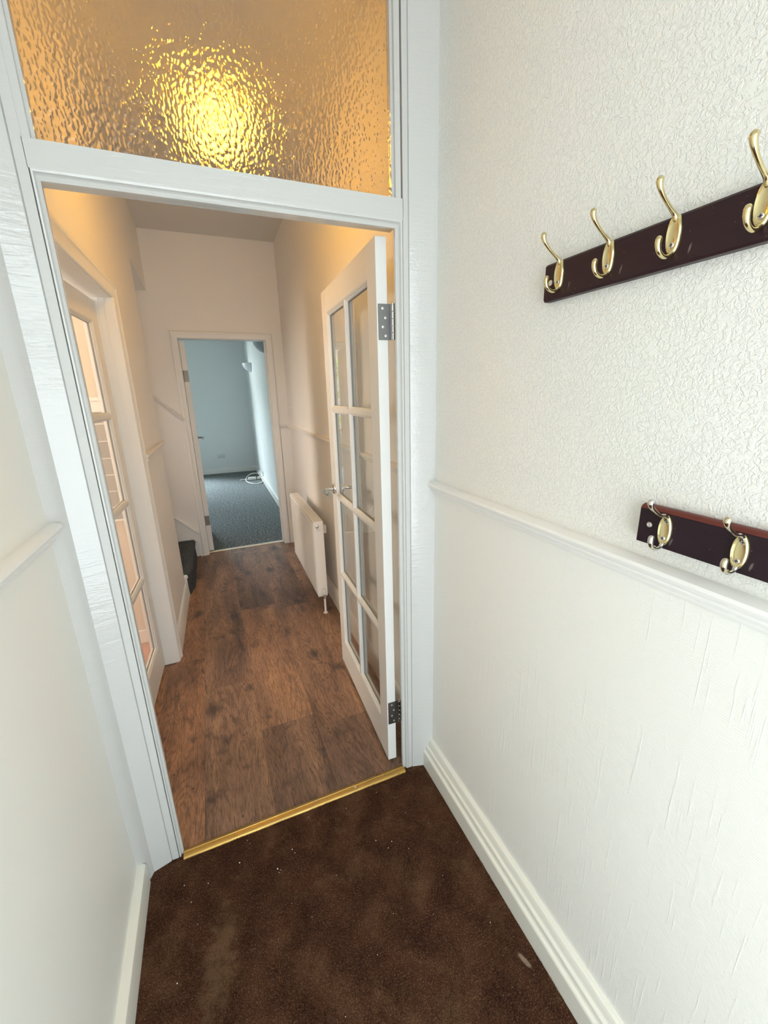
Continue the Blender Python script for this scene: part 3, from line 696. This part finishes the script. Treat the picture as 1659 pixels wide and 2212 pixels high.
# put visible steel plates on its hinge edge
d3.matrix_world = Matrix.Translation((-0.104, YF + 0.075, 0.015)) @ Matrix.Rotation(math.radians(90 + 1.9), 4, 'Z')
for z in (1.655, 0.27):
    bm = bmesh.new(); box(bm, -0.002, 0.001, 0.002, 0.040, z, z + 0.10); hp = obj('hinge_plate', bm, 'oldsteel', d3)
    bm = bmesh.new(); tube(bm, [(-0.004, 0.044, z), (-0.004, 0.044, z + 0.10)], 0.005, 10); obj('knuckle', bm, 'oldsteel', hp)

# ---------------------------------------------------------------- thresholds
bm = bmesh.new()
prism(bm, [(-0.020, 0.0), (-0.018, 0.006), (-0.010, 0.0095), (-0.002, 0.0105), (0.000, 0.0085), (0.002, 0.0105), (0.010, 0.0085), (0.017, 0.003), (0.018, 0.0)], 'x', OX0, OX1 + 0.001)
th = tag(obj('threshold_strip', bm, 'brassstrip', smooth=True, angle=50), 'brass carpet threshold strip between brown carpet and wood planks', 'threshold strip')
th.location = (0, 0.0, 0)
for x in (0.36,):
    bm = bmesh.new(); lathe(bm, [(0.005, 0), (0.005, 0.0012), (0.002, 0.0016)], (x, -0.006, 0.0095), (0, 0, 1), 14); obj('screw', bm, 'screwhead', th, smooth=True)
bm = bmesh.new()
prism(bm, [(-0.020, 0.0), (-0.017, 0.005), (0.0, 0.0075), (0.017, 0.005), (0.020, 0.0)], 'x', FX0, FX1)
o = tag(obj('threshold_strip', bm, 'alu', smooth=True, angle=50), 'pale metal threshold strip under the far doorway at the charcoal carpet', 'threshold strip')
o.location = (0, YF + 0.075, 0)

# ---------------------------------------------------------------- radiator
rad = tag(empty('radiator', (0.573, 1.43, 0.125), math.radians(-1.1)), 'white ribbed panel radiator on the hall right wall beyond the glazed door', 'radiator')
RL, RH, RD = 0.96, 0.565, 0.075
bm = bmesh.new()    # fluted front panel, profile in (x,y) extruded up
n = 28; pts = []
pitch = (RL - 0.05) / n
pts.append((0.012, 0.004))
for i in range(n):
    y0 = 0.025 + i * pitch
    pts += [(0.010, y0), (0.001, y0 + pitch * 0.16), (0.001, y0 + pitch * 0.60), (0.010, y0 + pitch * 0.76), (0.010, y0 + pitch * 0.98)]
pts.append((0.012, RL - 0.004)); back = [(0.018, RL - 0.004), (0.018, 0.004)]
prism(bm, pts + back, 'z', 0.018, RH - 0.02)
tube(bm, [(0.010, 0.006, 0.014), (0.010, RL - 0.006, 0.014)], 0.009, 10); tube(bm, [(0.010, 0.006, RH - 0.02), (0.010, RL - 0.006, RH - 0.02)], 0.009, 10)
obj('front_panel', bm, 'radpaint', rad)
bm = bmesh.new(); box(bm, RD - 0.014, RD, 0.004, RL - 0.004, 0.01, RH - 0.012); obj('back_panel', bm, 'radpaint', rad, bevel=0.004)
bm = bmesh.new()
bm.free()
for y in (0.0, RL - 0.004):
    bm = bmesh.new(); box(bm, 0.004, RD - 0.002, y, y + 0.004, 0.0, RH); obj('side_cover', bm, 'radpaint', rad, bevel=0.003)
bm = bmesh.new(); gp = 0.022; x0, x1 = 0.006, RD - 0.004
box(bm, x0, x0 + 0.010, 0.002, RL - 0.002, RH - 0.012, RH + 0.002); box(bm, x1 - 0.010, x1, 0.002, RL - 0.002, RH - 0.004, RH + 0.002)
ng = int(RL / gp)
for i in range(ng): box(bm, x0 + 0.008, x1 - 0.008, 0.004 + i * gp, 0.004 + i * gp + gp * 0.62, RH - 0.003, RH + 0.0015)
obj('top_grille', bm, 'radpaint', rad)
bm = bmesh.new(); box(bm, 0.020, RD - 0.018, 0.01, RL - 0.01, RH - 0.06, RH - 0.05); obj('dark_insert', bm, 'dark', rad)  # single near-black plate standing in for the shade below the grille
bm = bmesh.new(); lathe(bm, [(0.011, 0), (0.011, 0.006), (0.006, 0.008), (0.0035, 0.012), (0.0, 0.012)], (0.030, -0.0005, RH - 0.035), (0, -1, 0), 20)
obj('air_vent', bm, 'chrome', rad, smooth=True)
bm = bmesh.new(); box(bm, 0.022, 0.052, -0.0012, 0.001, RH - 0.068, RH - 0.052); obj('badge', bm, 'plastic', rad)
bm = bmesh.new()   # valve with cap and tail pipe into the floor
lathe(bm, [(0.010, 0.0), (0.014, 0.004), (0.014, 0.024), (0.012, 0.034), (0.007, 0.038), (0, 0.038)], (0.045, -0.018, 0.022), (0, 0, 1), 20)
v = obj('valve', bm, 'plastic', rad, smooth=True)
bm = bmesh.new(); lathe(bm, [(0.010, 0), (0.010, 0.008), (0.012, 0.009), (0.012, 0.016), (0.009, 0.018), (0.009, 0.030)], (0.045, -0.018, -0.010), (0, 0, 1), 12)
tube(bm, [(0.045, -0.018, 0.012), (0.045, 0.002, 0.012)], 0.007, 10); obj('union', bm, 'chrome', v, smooth=True)
bm = bmesh.new(); tube(bm, [(0.045, -0.018, -0.008), (0.045, -0.018, -0.125)], 0.0075, 12)
obj('tail_pipe', bm, 'radpaint', v, smooth=True)
bm = bmesh.new(); lathe(bm, [(0.0165, 0), (0.0165, 0.004), (0.009, 0.006)], (0.045, -0.018, -0.125), (0, 0, 1), 20); obj('pipe_collar', bm, 'plastic', v, smooth=True)
for y in (0.15, RL - 0.15):
    bm = bmesh.new(); box(bm, RD - 0.002, RD + 0.052, y, y + 0.03, RH - 0.14, RH - 0.08); obj('bracket', bm, 'radpaint', rad)

# light switch on the hall right wall
sw = tag(empty('light_switch', (hr(2.86), 2.86, 1.385)), 'white light switch on the hall right wall beside the far doorway', 'light switch')
bm = bmesh.new(); box(bm, -0.024, 0, -0.043, 0.043, -0.043, 0.043); obj('plate', bm, 'plastic', sw, bevel=0.003)
bm = bmesh.new(); box(bm, -0.029, -0.022, -0.008, 0.008, -0.013, 0.013); obj('rocker', bm, 'plastic', sw, bevel=0.002)

# ---------------------------------------------------------------- hall pendant
lp = tag(empty('pendant_light', (0.175, 0.72, CEIL)), 'glowing warm globe lamp hanging in the hall, seen through the obscure transom glass', 'ceiling light')
bm = bmesh.new(); lathe(bm, [(0.045, 0), (0.043, -0.018), (0.014, -0.026), (0.006, -0.028)], (0, 0, 0), (0, 0, 1), 24); obj('ceiling_rose', bm, 'plastic', lp, smooth=True)
bm = bmesh.new(); tube(bm, [(0, 0, -0.026), (0, 0, -0.235)], 0.0035, 8); lathe(bm, [(0.016, -0.23), (0.018, -0.245), (0.018, -0.285), (0.012, -0.29)], (0, 0, 0), (0, 0, 1), 20); obj('flex', bm, 'plastic', lp, smooth=True)
bm = bmesh.new(); lathe(bm, [(0.019, -0.262), (0.06, -0.268), (0.115, -0.288), (0.117, -0.292), (0.06, -0.273), (0.019, -0.267)], (0, 0, 0), (0, 0, 1), 32); obj('shade', bm, 'plastic', lp, smooth=True)  # cone added above the globe to keep its direct light off the ceiling
bm = bmesh.new(); R0 = 0.085
lathe(bm, [(R0 * math.sin(a * math.pi / 16), -0.285 - R0 + R0 * math.cos(a * math.pi / 16)) for a in range(1, 17)], (0, 0, 0), (0, 0, 1), 28); obj('globe', bm, 'bulb', lp, smooth=True)

# ---------------------------------------------------------------- kitchen behind the left door
KY = 1.55
bm = bmesh.new()
box(bm, -2.42, hl(KY) - KWT, KY, 2.12, 0, 0.84, 0); box(bm, -2.42, hl(KY) - KWT, KY, 2.12, 0.84, 1.465, 1); box(bm, -2.42, hl(KY) - KWT, KY, 2.12, 1.465, CEIL, 0)
struct(obj('wall_kitchen', bm, ['kitchenwall', 'tiles']), 'cream kitchen wall with a band of grey tiles seen through the left glazed door', 'wall')
bm = bmesh.new(); box(bm, -2.42, -0.49, KY - 0.014, KY, 1.525, 1.545); box(bm, -2.42, -0.49, KY - 0.006, KY, 1.465, 1.525)
box(bm, -2.42, -0.49, KY - 0.010, KY, 0.830, 0.842)
struct(obj('trim_kitchen', bm, 'satin', bevel=0.002), 'white edging above the kitchen tiles', 'trim')
bm = bmesh.new(); box(bm, -2.42, -0.49, KY - 0.014, KY, 0, 0.09)
struct(obj('baseboard_kitchen', bm, 'satin', bevel=0.003), 'white kitchen skirting seen low through the left door', 'skirting board')
bm = bmesh.new(); box(bm, -2.42, -0.45, 0.05, KY, -0.06, -0.001)
struct(obj('floor_kitchen', bm, 'kitchenfloor'), 'warm wood kitchen floor behind the left door', 'floor')
bm = bmesh.new(); box(bm, -2.42, -0.46, 0.03, 0.10, 0, CEIL)
struct(obj('wall_kitchen_front', bm, 'kitchenwall'), 'kitchen front wall', 'wall')
kl = tag(empty('kitchen_light', (-1.15, 0.85, CEIL)), 'kitchen ceiling light behind the left glazed door', 'ceiling light')
bm = bmesh.new(); lathe(bm, [(0.16, 0), (0.165, -0.02), (0.15, -0.03)], (0, 0, 0), (0, 0, 1), 32); obj('base', bm, 'plastic', kl, smooth=True)
bm = bmesh.new(); lathe(bm, [(0.15, -0.03), (0.14, -0.06), (0.09, -0.085), (0.0, -0.095)], (0, 0, 0), (0, 0, 1), 32); obj('diffuser', bm, 'kitchenlight', kl, smooth=True)

# ---------------------------------------------------------------- far room
RX0, RX1, RY0, RY1, RC = -2.9, 0.83, YF + 0.12, 7.95, 2.70
def rr(y): return 0.80 + (y - 4.3) * 0.011
bm = bmesh.new()
prism(bm, [(rr(RY0), RY0), (rr(RY1), RY1), (rr(RY1) + 0.2, RY1), (rr(RY0) + 0.2, RY0)], 'z', 0, RC)
struct(obj('wall_room_right', bm, 'bluewall'), 'pale blue-grey right wall of the far room catching window light', 'wall')
WX0, WX1, WZ0, WZ1 = -2.05, -0.62, 0.75, 2.50
bm = bmesh.new()
box(bm, RX0, WX0, RY1, RY1 + 0.12, 0, RC); box(bm, WX1, 1.1, RY1, RY1 + 0.12, 0, RC); box(bm, WX0, WX1, RY1, RY1 + 0.12, 0, WZ0); box(bm, WX0, WX1, RY1, RY1 + 0.12, WZ1, RC)
struct(obj('wall_room_back', bm, 'bluewall'), 'pale blue-grey back wall of the far room with a socket', 'wall')
bm = bmesh.new(); box(bm, RX0 - 0.1, RX0, RY0, RY1, 0, RC)
struct(obj('wall_room_left', bm, 'bluewall'), 'left wall of the far room', 'wall')
bm = bmesh.new(); box(bm, RX0, 1.1, RY0, RY1 + 0.1, RC, RC + 0.1)
struct(obj('ceiling_room', bm, 'ceil'), 'ceiling of the far room', 'ceiling')
bm = bmesh.new(); box(bm, RX0, 1.1, YF + 0.06, RY1, -0.06, 0.001)
struct(obj('floor_room', bm, 'greycarpet'), 'speckled charcoal carpet of the far room', 'floor')
bm = bmesh.new(); box(bm, WX1 - 0.0 - 0.55 + 0.55, 0.86, RY1 - 0.018, RY1, 0, 0.105); box(bm, RX0, WX1, RY1 - 0.018, RY1, 0, 0.105)
struct(obj('baseboard_room_back', bm, 'satin', bevel=0.004), 'skirting along the back wall of the far room', 'skirting board')
bm = bmesh.new(); mould(bm, [(0, 0), (0.018, 0), (0.018, 0.098), (0.010, 0.105), (0, 0.105)], (rr(RY0), RY0, 0), (rr(RY1), RY1, 0), (-1, 0, 0))
struct(obj('baseboard_room_right', bm, 'satin'), 'skirting along the right wall of the far room', 'skirting board')
wn = struct(empty('window_2', ((WX0 + WX1) / 2, RY1, WZ0)), 'white casement window of the far room, seen mirrored in the door panes', 'window')
hw = (WX1 - WX0) / 2; hh = WZ1 - WZ0
bm = bmesh.new()
for x in (-hw, -0.03, hw - 0.06): box(bm, x, x + 0.06, 0.02, 0.09, 0, hh)
for z in (0, hh * 0.66, hh - 0.06): box(bm, -hw, hw, 0.02, 0.09, z, z + 0.06)
obj('window_frame', bm, 'satin', wn, bevel=0.004)
bm = bmesh.new(); box(bm, -hw, hw, 0.05, 0.056, 0.03, hh - 0.03); obj('pane', bm, 'glass', wn)
bm = bmesh.new(); box(bm, -hw - 0.04, hw + 0.04, -0.10, 0.02, -0.03, -0.002); obj('window_sill', bm, 'satin', wn, bevel=0.006)
# socket, sconces, lead
so = tag(empty('power_socket', (0.175, RY1, 0.352)), 'pale double power socket on the back wall of the far room', 'power socket')
bm = bmesh.new(); box(bm, -0.073, 0.073, -0.010, 0, -0.043, 0.043); obj('plate', bm, 'whitesocket', so, bevel=0.003)
for sx in (-0.035, 0.035):
    bm = bmesh.new(); box(bm, sx - 0.008, sx + 0.008, -0.014, -0.009, 0.012, 0.03); obj('rocker', bm, 'plastic', so)
    bm = bmesh.new()
    box(bm, sx - 0.003, sx + 0.003, -0.0115, -0.0095, -0.004, 0.006); box(bm, sx - 0.014, sx - 0.008, -0.0115, -0.0095, -0.021, -0.017); box(bm, sx + 0.008, sx + 0.014, -0.0115, -0.0095, -0.021, -0.017)
    obj('pin_hole', bm, 'dark', so)
def sconce(y, z, label, mt):
    r = tag(empty('wall_light', (rr(y), y, z)), label, 'wall light', 'bowl wall lights in the far room')
    bm = bmesh.new(); A = []
    rings = []
    for i in range(9):
        t = i / 8; rad_ = 0.15 * math.cos(t * math.pi / 2) ** 0.55 if t < 1 else 0.012; zz = -0.15 * t
        rings.append([bm.verts.new((-rad_ * math.sin(math.pi * j / 16) * 0.95, rad_ * math.cos(math.pi * j / 16), zz)) for j in range(17)])
    for P1, P2 in zip(rings, rings[1:]):
        for j in range(16): bm.faces.new((P1[j], P1[j + 1], P2[j + 1], P2[j]))
    o = obj('shade', bm, mt, r, smooth=True); md = o.modifiers.new('s', 'SOLIDIFY'); md.thickness = 0.006
    bm = bmesh.new(); box(bm, -0.03, 0, -0.03, 0.03, -0.09, -0.02); obj('bracket', bm, 'plastic', r)
sconce(6.75, 2.09, 'white half-bowl wall light, the farther one by the back wall', 'frosty')
sconce(4.62, 2.215, 'half-bowl wall light coloured in its shaded grey, the nearer one beside the doorway top right', 'shadedbowl')
ld = tag(empty('extension_lead', (0.70, 6.85, 0.0)), 'white extension lead coiled on the charcoal carpet by the right wall', 'extension lead')
bm = bmesh.new()
pts = []
for i in range(34):
    a = i / 33 * 2 * math.pi * 1.02 + 0.6
    pts.append((-0.02 + 0.16 * math.cos(a) * (1 - 0.1 * i / 33), -0.05 + 0.40 * math.sin(a), 0.014 + 0.10 * max(0, math.sin(a + 0.5)) * (0.6 if i < 17 else 1)))
pts += [(0.10, 0.02, 0.05), (0.118, -0.20, 0.03), (0.122, -0.28, 0.10), (0.118, -0.30, 0.20)]
tube(bm, smoothpath(pts, 3), 0.0085, 8)
tube(bm, smoothpath([(0.02, 0.05, 0.03), (-0.10, 0.02, 0.02), (-0.2, 0.08, 0.012), (-0.27, 0.06, 0.012)], 4), 0.0085, 8); obj('cable', bm, 'plastic', ld, smooth=True)
bm = bmesh.new(); box(bm, -0.12, 0.02, 0.0, 0.09, 0.004, 0.05); obj('socket_block', bm, 'plastic', ld, bevel=0.006)
bm = bmesh.new(); box(bm, 0.04, 0.09, -0.02, 0.05, 0.004, 0.055); obj('plug', bm, 'plastic', ld, bevel=0.01)

# ---------------------------------------------------------------- garden outside the far window
bm = bmesh.new(); box(bm, -9, 7, RY1 + 0.3, 16, -0.3, -0.2)
struct(obj('floor_garden', bm, 'lawn'), 'garden ground outside the far window', 'ground')
bm = bmesh.new(); rnd = random.Random(3)
for i in range(5200):
    x = rnd.uniform(-6.5, 2.0); z = rnd.uniform(-0.2, 2.5) ; y = 10.2 + rnd.uniform(0, 0.8) + 0.3 * math.sin(x * 2.1) + 0.2 * math.sin(z * 4)
    s = rnd.uniform(0.05, 0.10); e = Euler((rnd.uniform(0, 3), rnd.uniform(0, 3), rnd.uniform(0, 3))).to_matrix()
    c = Vector((x, y, z)); bm.faces.new([bm.verts.new(c + e @ Vector(p)) for p in ((-s, 0, 0), (0, -s * 0.45, 0), (s, 0, 0), (0, s * 0.45, 0))])
tag(obj('hedge', bm, 'leaves', recalc=False), 'sunlit green hedge outside, mirrored in the glazed door panes', 'hedge')

# ---------------------------------------------------------------- coat racks
def ellipse_plate(bm, x, y, z, hw, hh, th):
    """domed long plate with a hollowed middle, facing -x"""
    N = 28; rings = []
    for r, d in ((1.0, 0.0), (1.0, 0.35), (0.93, 0.85), (0.80, 1.0), (0.66, 0.80), (0.40, 0.62), (0.0, 0.58)):
        rings.append([bm.verts.new((x - th * d, y + hw * r * math.cos(2 * math.pi * j / N), z + hh * r * math.sin(2 * math.pi * j / N) * (1.0 if r > 0.9 else 1.0))) for j in range(N)] if r > 0 else [bm.verts.new((x - th * d, y, z))])
    for A, B in zip(rings, rings[1:]):
        if len(B) == 1:
            for j in range(N): bm.faces.new((A[j], A[(j + 1) % N], B[0]))
        else:
            for j in range(N): bm.faces.new((A[j], A[(j + 1) % N], B[(j + 1) % N], B[j]))
    bm.faces.new(rings[0])
def coat_hook(parent, y, z, mt, two=False, hw=0.0115, hh=0.0275, up=1.0):
    """z = plate centre; board face at local x=0, hook reaches to -x"""
    bm = bmesh.new(); ellipse_plate(bm, 0.0, y, z, hw, hh, 0.006); nf = len(bm.faces)
    p = smoothpath([(-0.002, y, z + hh * 0.72), (-0.008, y, z + hh * 0.98), (-0.020, y, z + 0.034 * up), (-0.033, y, z + 0.043 * up), (-0.0435, y, z + 0.053 * up), (-0.0475, y, z + 0.061 * up), (-0.047, y, z + 0.064 * up)], 5)
    r = lin([0.0044, 0.0036, 0.0028, 0.0029, 0.0038, 0.0050, 0.0050], 5); r = r[:len(p)]
    tube(bm, p, r, 16, rnd=True)
    p = smoothpath([(-0.003, y, z - hh * 0.88), (-0.009, y, z - hh * 1.06), (-0.019, y, z - hh * 1.10), (-0.029, y, z - hh * 0.92), (-0.0335, y, z - hh * 0.62), (-0.0338, y, z - hh * 0.40), (-0.033, y, z - hh * 0.30)], 5)
    r = lin([0.0040, 0.0033, 0.0031, 0.0034, 0.0042, 0.0045, 0.0044], 5)[:len(p)]
    tube(bm, p, r, 16, rnd=True)
    bm.faces.ensure_lookup_table()
    for f_ in bm.faces[nf:]: f_.material_index = 1
    h = obj('hook', bm, mt, parent, smooth=True, angle=60)
    for zz in ((z - hh * 0.50, z + hh * 0.60) if two else (z - hh * 0.50,)):
        bm = bmesh.new(); yy = y - (0.003 if zz > z else 0.0)
        lathe(bm, [(0.0038, 0), (0.0038, 0.0012), (0.0028, 0.0022), (0.0008, 0.0022), (0.0006, 0.0008)], (-0.0035, yy, zz), (-1, 0, 0), 16)
        s_ = obj('screw', bm, 'screwhead', h, smooth=True)
        bm = bmesh.new(); box(bm, -0.0062, -0.0052, yy - 0.0024, yy + 0.0024, zz - 0.0005, zz + 0.0005); box(bm, -0.0062, -0.0052, yy - 0.0005, yy + 0.0005, zz - 0.0024, zz + 0.0024)
        obj('screw_slot', bm, 'dark', h)
    return h
rk = tag(empty('coat_rack', (0.682, -0.72, 1.737)), 'dark mahogany board with four polished brass coat hooks, the higher rack on the right wall', 'coat rack')
bm = bmesh.new()
prism(bm, [(0.0, -0.031), (0.0, 0.031), (0.0035, 0.035), (0.018, 0.035), (0.018, -0.035), (0.0035, -0.035)], 'y', -0.205, 0.213)
obj('board', bm, 'mahog', rk, bevel=0.0008)
for i in range(4): coat_hook(rk, 0.172 - 0.1128 * i, 0.008, ['brass', 'brass'])
bm = bmesh.new(); lathe(bm, [(0.0055, 0), (0.0052, 0.0012), (0.003, 0.002), (0, 0.002)], (0, 0.1955, -0.0015), (-1, 0, 0), 18); fs = obj('fixing_screw', bm, 'screwhead', rk, smooth=True)
rk2 = tag(empty('coat_rack', (0.680, -0.88, 1.296)), 'dark plum board with red top edge and two worn hooks, just above the dado rail', 'coat rack')
bm = bmesh.new()
prism(bm, [(0.0, -0.031), (0.0, 0.0285), (0.0012, 0.0305), (0.020, 0.0305), (0.020, -0.031)], 'y', -0.115, 0.093)
obj('board', bm, 'mahogdark', rk2)
bm = bmesh.new()
prism(bm, [(0.0004, 0.0288), (0.0010, 0.0315), (0.004, 0.0345), (0.010, 0.0365), (0.017, 0.0355), (0.020, 0.032), (0.020, 0.0288)], 'y', -0.115, 0.0932)
obj('top_edge', bm, 'mahogred', rk2, smooth=True)
coat_hook(rk2, 0.045, 0.001, ['brassplate', 'brassworn'], True, 0.0113, 0.0265, 0.85); coat_hook(rk2, -0.063, 0.001, ['brassplate', 'brassworn'], True, 0.0113, 0.0265, 0.85)
bm = bmesh.new(); lathe(bm, [(0.0048, 0), (0.0045, 0.0012), (0.003, 0.002), (0.0015, 0.0015), (0, 0.001)], (0, 0.0735, 0.003), (-1, 0, 0), 18); obj('fixing_screw', bm, 'screwhead', rk2, smooth=True)

# ---------------------------------------------------------------- brown carpet with pile
def carpet():
    x0, x1, y0, y1 = -0.385, 0.668, -1.30, -0.012
    N = 170000
    x = np.random.uniform(x0, x1, N); y = np.random.uniform(y0, y1, N)
    # the carpet laps slightly irregularly at the frame feet
    ok = ~((x < -0.262) & (y > -0.030 - (-0.262 - x) * 0.42 + np.random.normal(0, 0.003, N))) & ~((x > 0.566) & (y > -0.012 - (x - 0.566) * 0.25 + np.random.normal(0, 0.003, N)))
    x = x[ok]; y = y[ok]; N = len(x)
    hgt = np.random.uniform(0.004, 0.0085, N) * (0.75 + 0.25 * np.sin(x * 37 + np.sin(y * 23) * 2)); ang = np.random.uniform(0, 2 * np.pi, N)
    wd = np.random.uniform(0.0007, 0.0015, N)
    lx = np.random.normal(0, 0.0022, N); ly = np.random.normal(-0.0008, 0.0022, N)
    co = np.zeros((N, 3, 3), np.float32)
    co[:, 0, 0] = x - np.cos(ang) * wd; co[:, 0, 1] = y - np.sin(ang) * wd; co[:, 0, 2] = -0.003
    co[:, 1, 0] = x + np.cos(ang) * wd; co[:, 1, 1] = y + np.sin(ang) * wd; co[:, 1, 2] = -0.003
    co[:, 2, 0] = x + lx; co[:, 2, 1] = y + ly; co[:, 2, 2] = hgt
    me = bpy.data.meshes.new('fitted_carpet')
    me.vertices.add(N * 3 + 4); me.loops.add(N * 3 + 4); me.polygons.add(N + 1)
    base = np.array([[x0, y0, 0], [x1, y0, 0], [x1, y1, 0], [x0, y1, 0]], np.float32)
    me.vertices.foreach_set('co', np.concatenate([co.reshape(-1, 3), base]).ravel())
    me.loops.foreach_set('vertex_index', np.arange(N * 3 + 4, dtype=np.int32))
    me.polygons.foreach_set('loop_start', np.concatenate([np.arange(N) * 3, [N * 3]]).astype(np.int32))
    me.polygons.foreach_set('loop_total', np.array([3] * N + [4], np.int32))
    me.update(calc_edges=True); me.materials.append(M['carpet'])
    o = bpy.data.objects.new('fitted_carpet', me); COL.objects.link(o)
    tag(o, 'worn dark brown carpet with pale scuffs in the foreground porch', 'carpet', kind='stuff')
carpet()

# crumbs and paint flakes lying on the carpet
bm = bmesh.new(); bmesh.ops.create_icosphere(bm, subdivisions=1, radius=1.0)
for v_ in bm.verts: v_.co *= 0.75 + 0.5 * random.random()
fl0 = obj('paint_flake', bm, 'flake')
spots = [(-0.091, -0.111, .0030), (0.082, -0.140, .0030), (0.088, -0.155, .0018), (0.025, -0.182, .0032), (0.034, -0.190, .0016), (0.028, -0.196, .0016), (-0.060, -0.045, .0018), (-0.052, -0.060, .0015),
         (-0.190, -0.135, .0022), (-0.262, -0.110, .0022), (-0.240, -0.170, .0018), (0.300, -0.075, .0018), (0.43, -0.06, .0016), (0.41, -0.255, .0026), (0.36, -0.23, .0022), (0.39, -0.27, .0018), (0.455, -0.30, .0018),
         (0.16, -0.05, .0016), (0.20, -0.28, .0014), (0.10, -0.36, .0014), (0.52, -0.42, .0016), (0.50, -0.18, .0016), (0.49, -0.11, .0014), (0.25, -0.52, .0014), (-0.27, -0.36, .0022), (-0.29, -0.55, .0016), (0.585, -0.585, .0018), (0.13, -0.60, .0014),
         (0.33, -0.45, .0014), (0.05, -0.30, .0013), (-0.22, -0.24, .0013), (0.56, -0.25, .0013), (0.44, -0.5, .0013), (0.62, -0.35, .0013)]
for i, (x, y, s) in enumerate(spots):
    o = fl0 if i == 0 else fl0.copy()
    if i: COL.objects.link(o)
    o.location = (x, y, 0.0072); o.scale = (s, s * random.uniform(0.6, 1.0), s * 0.6); o.rotation_euler = (0, 0, random.uniform(0, 3))
    tag(o, 'tiny white paint flake lying on the brown carpet', 'paint flake', 'paint flakes on the carpet')
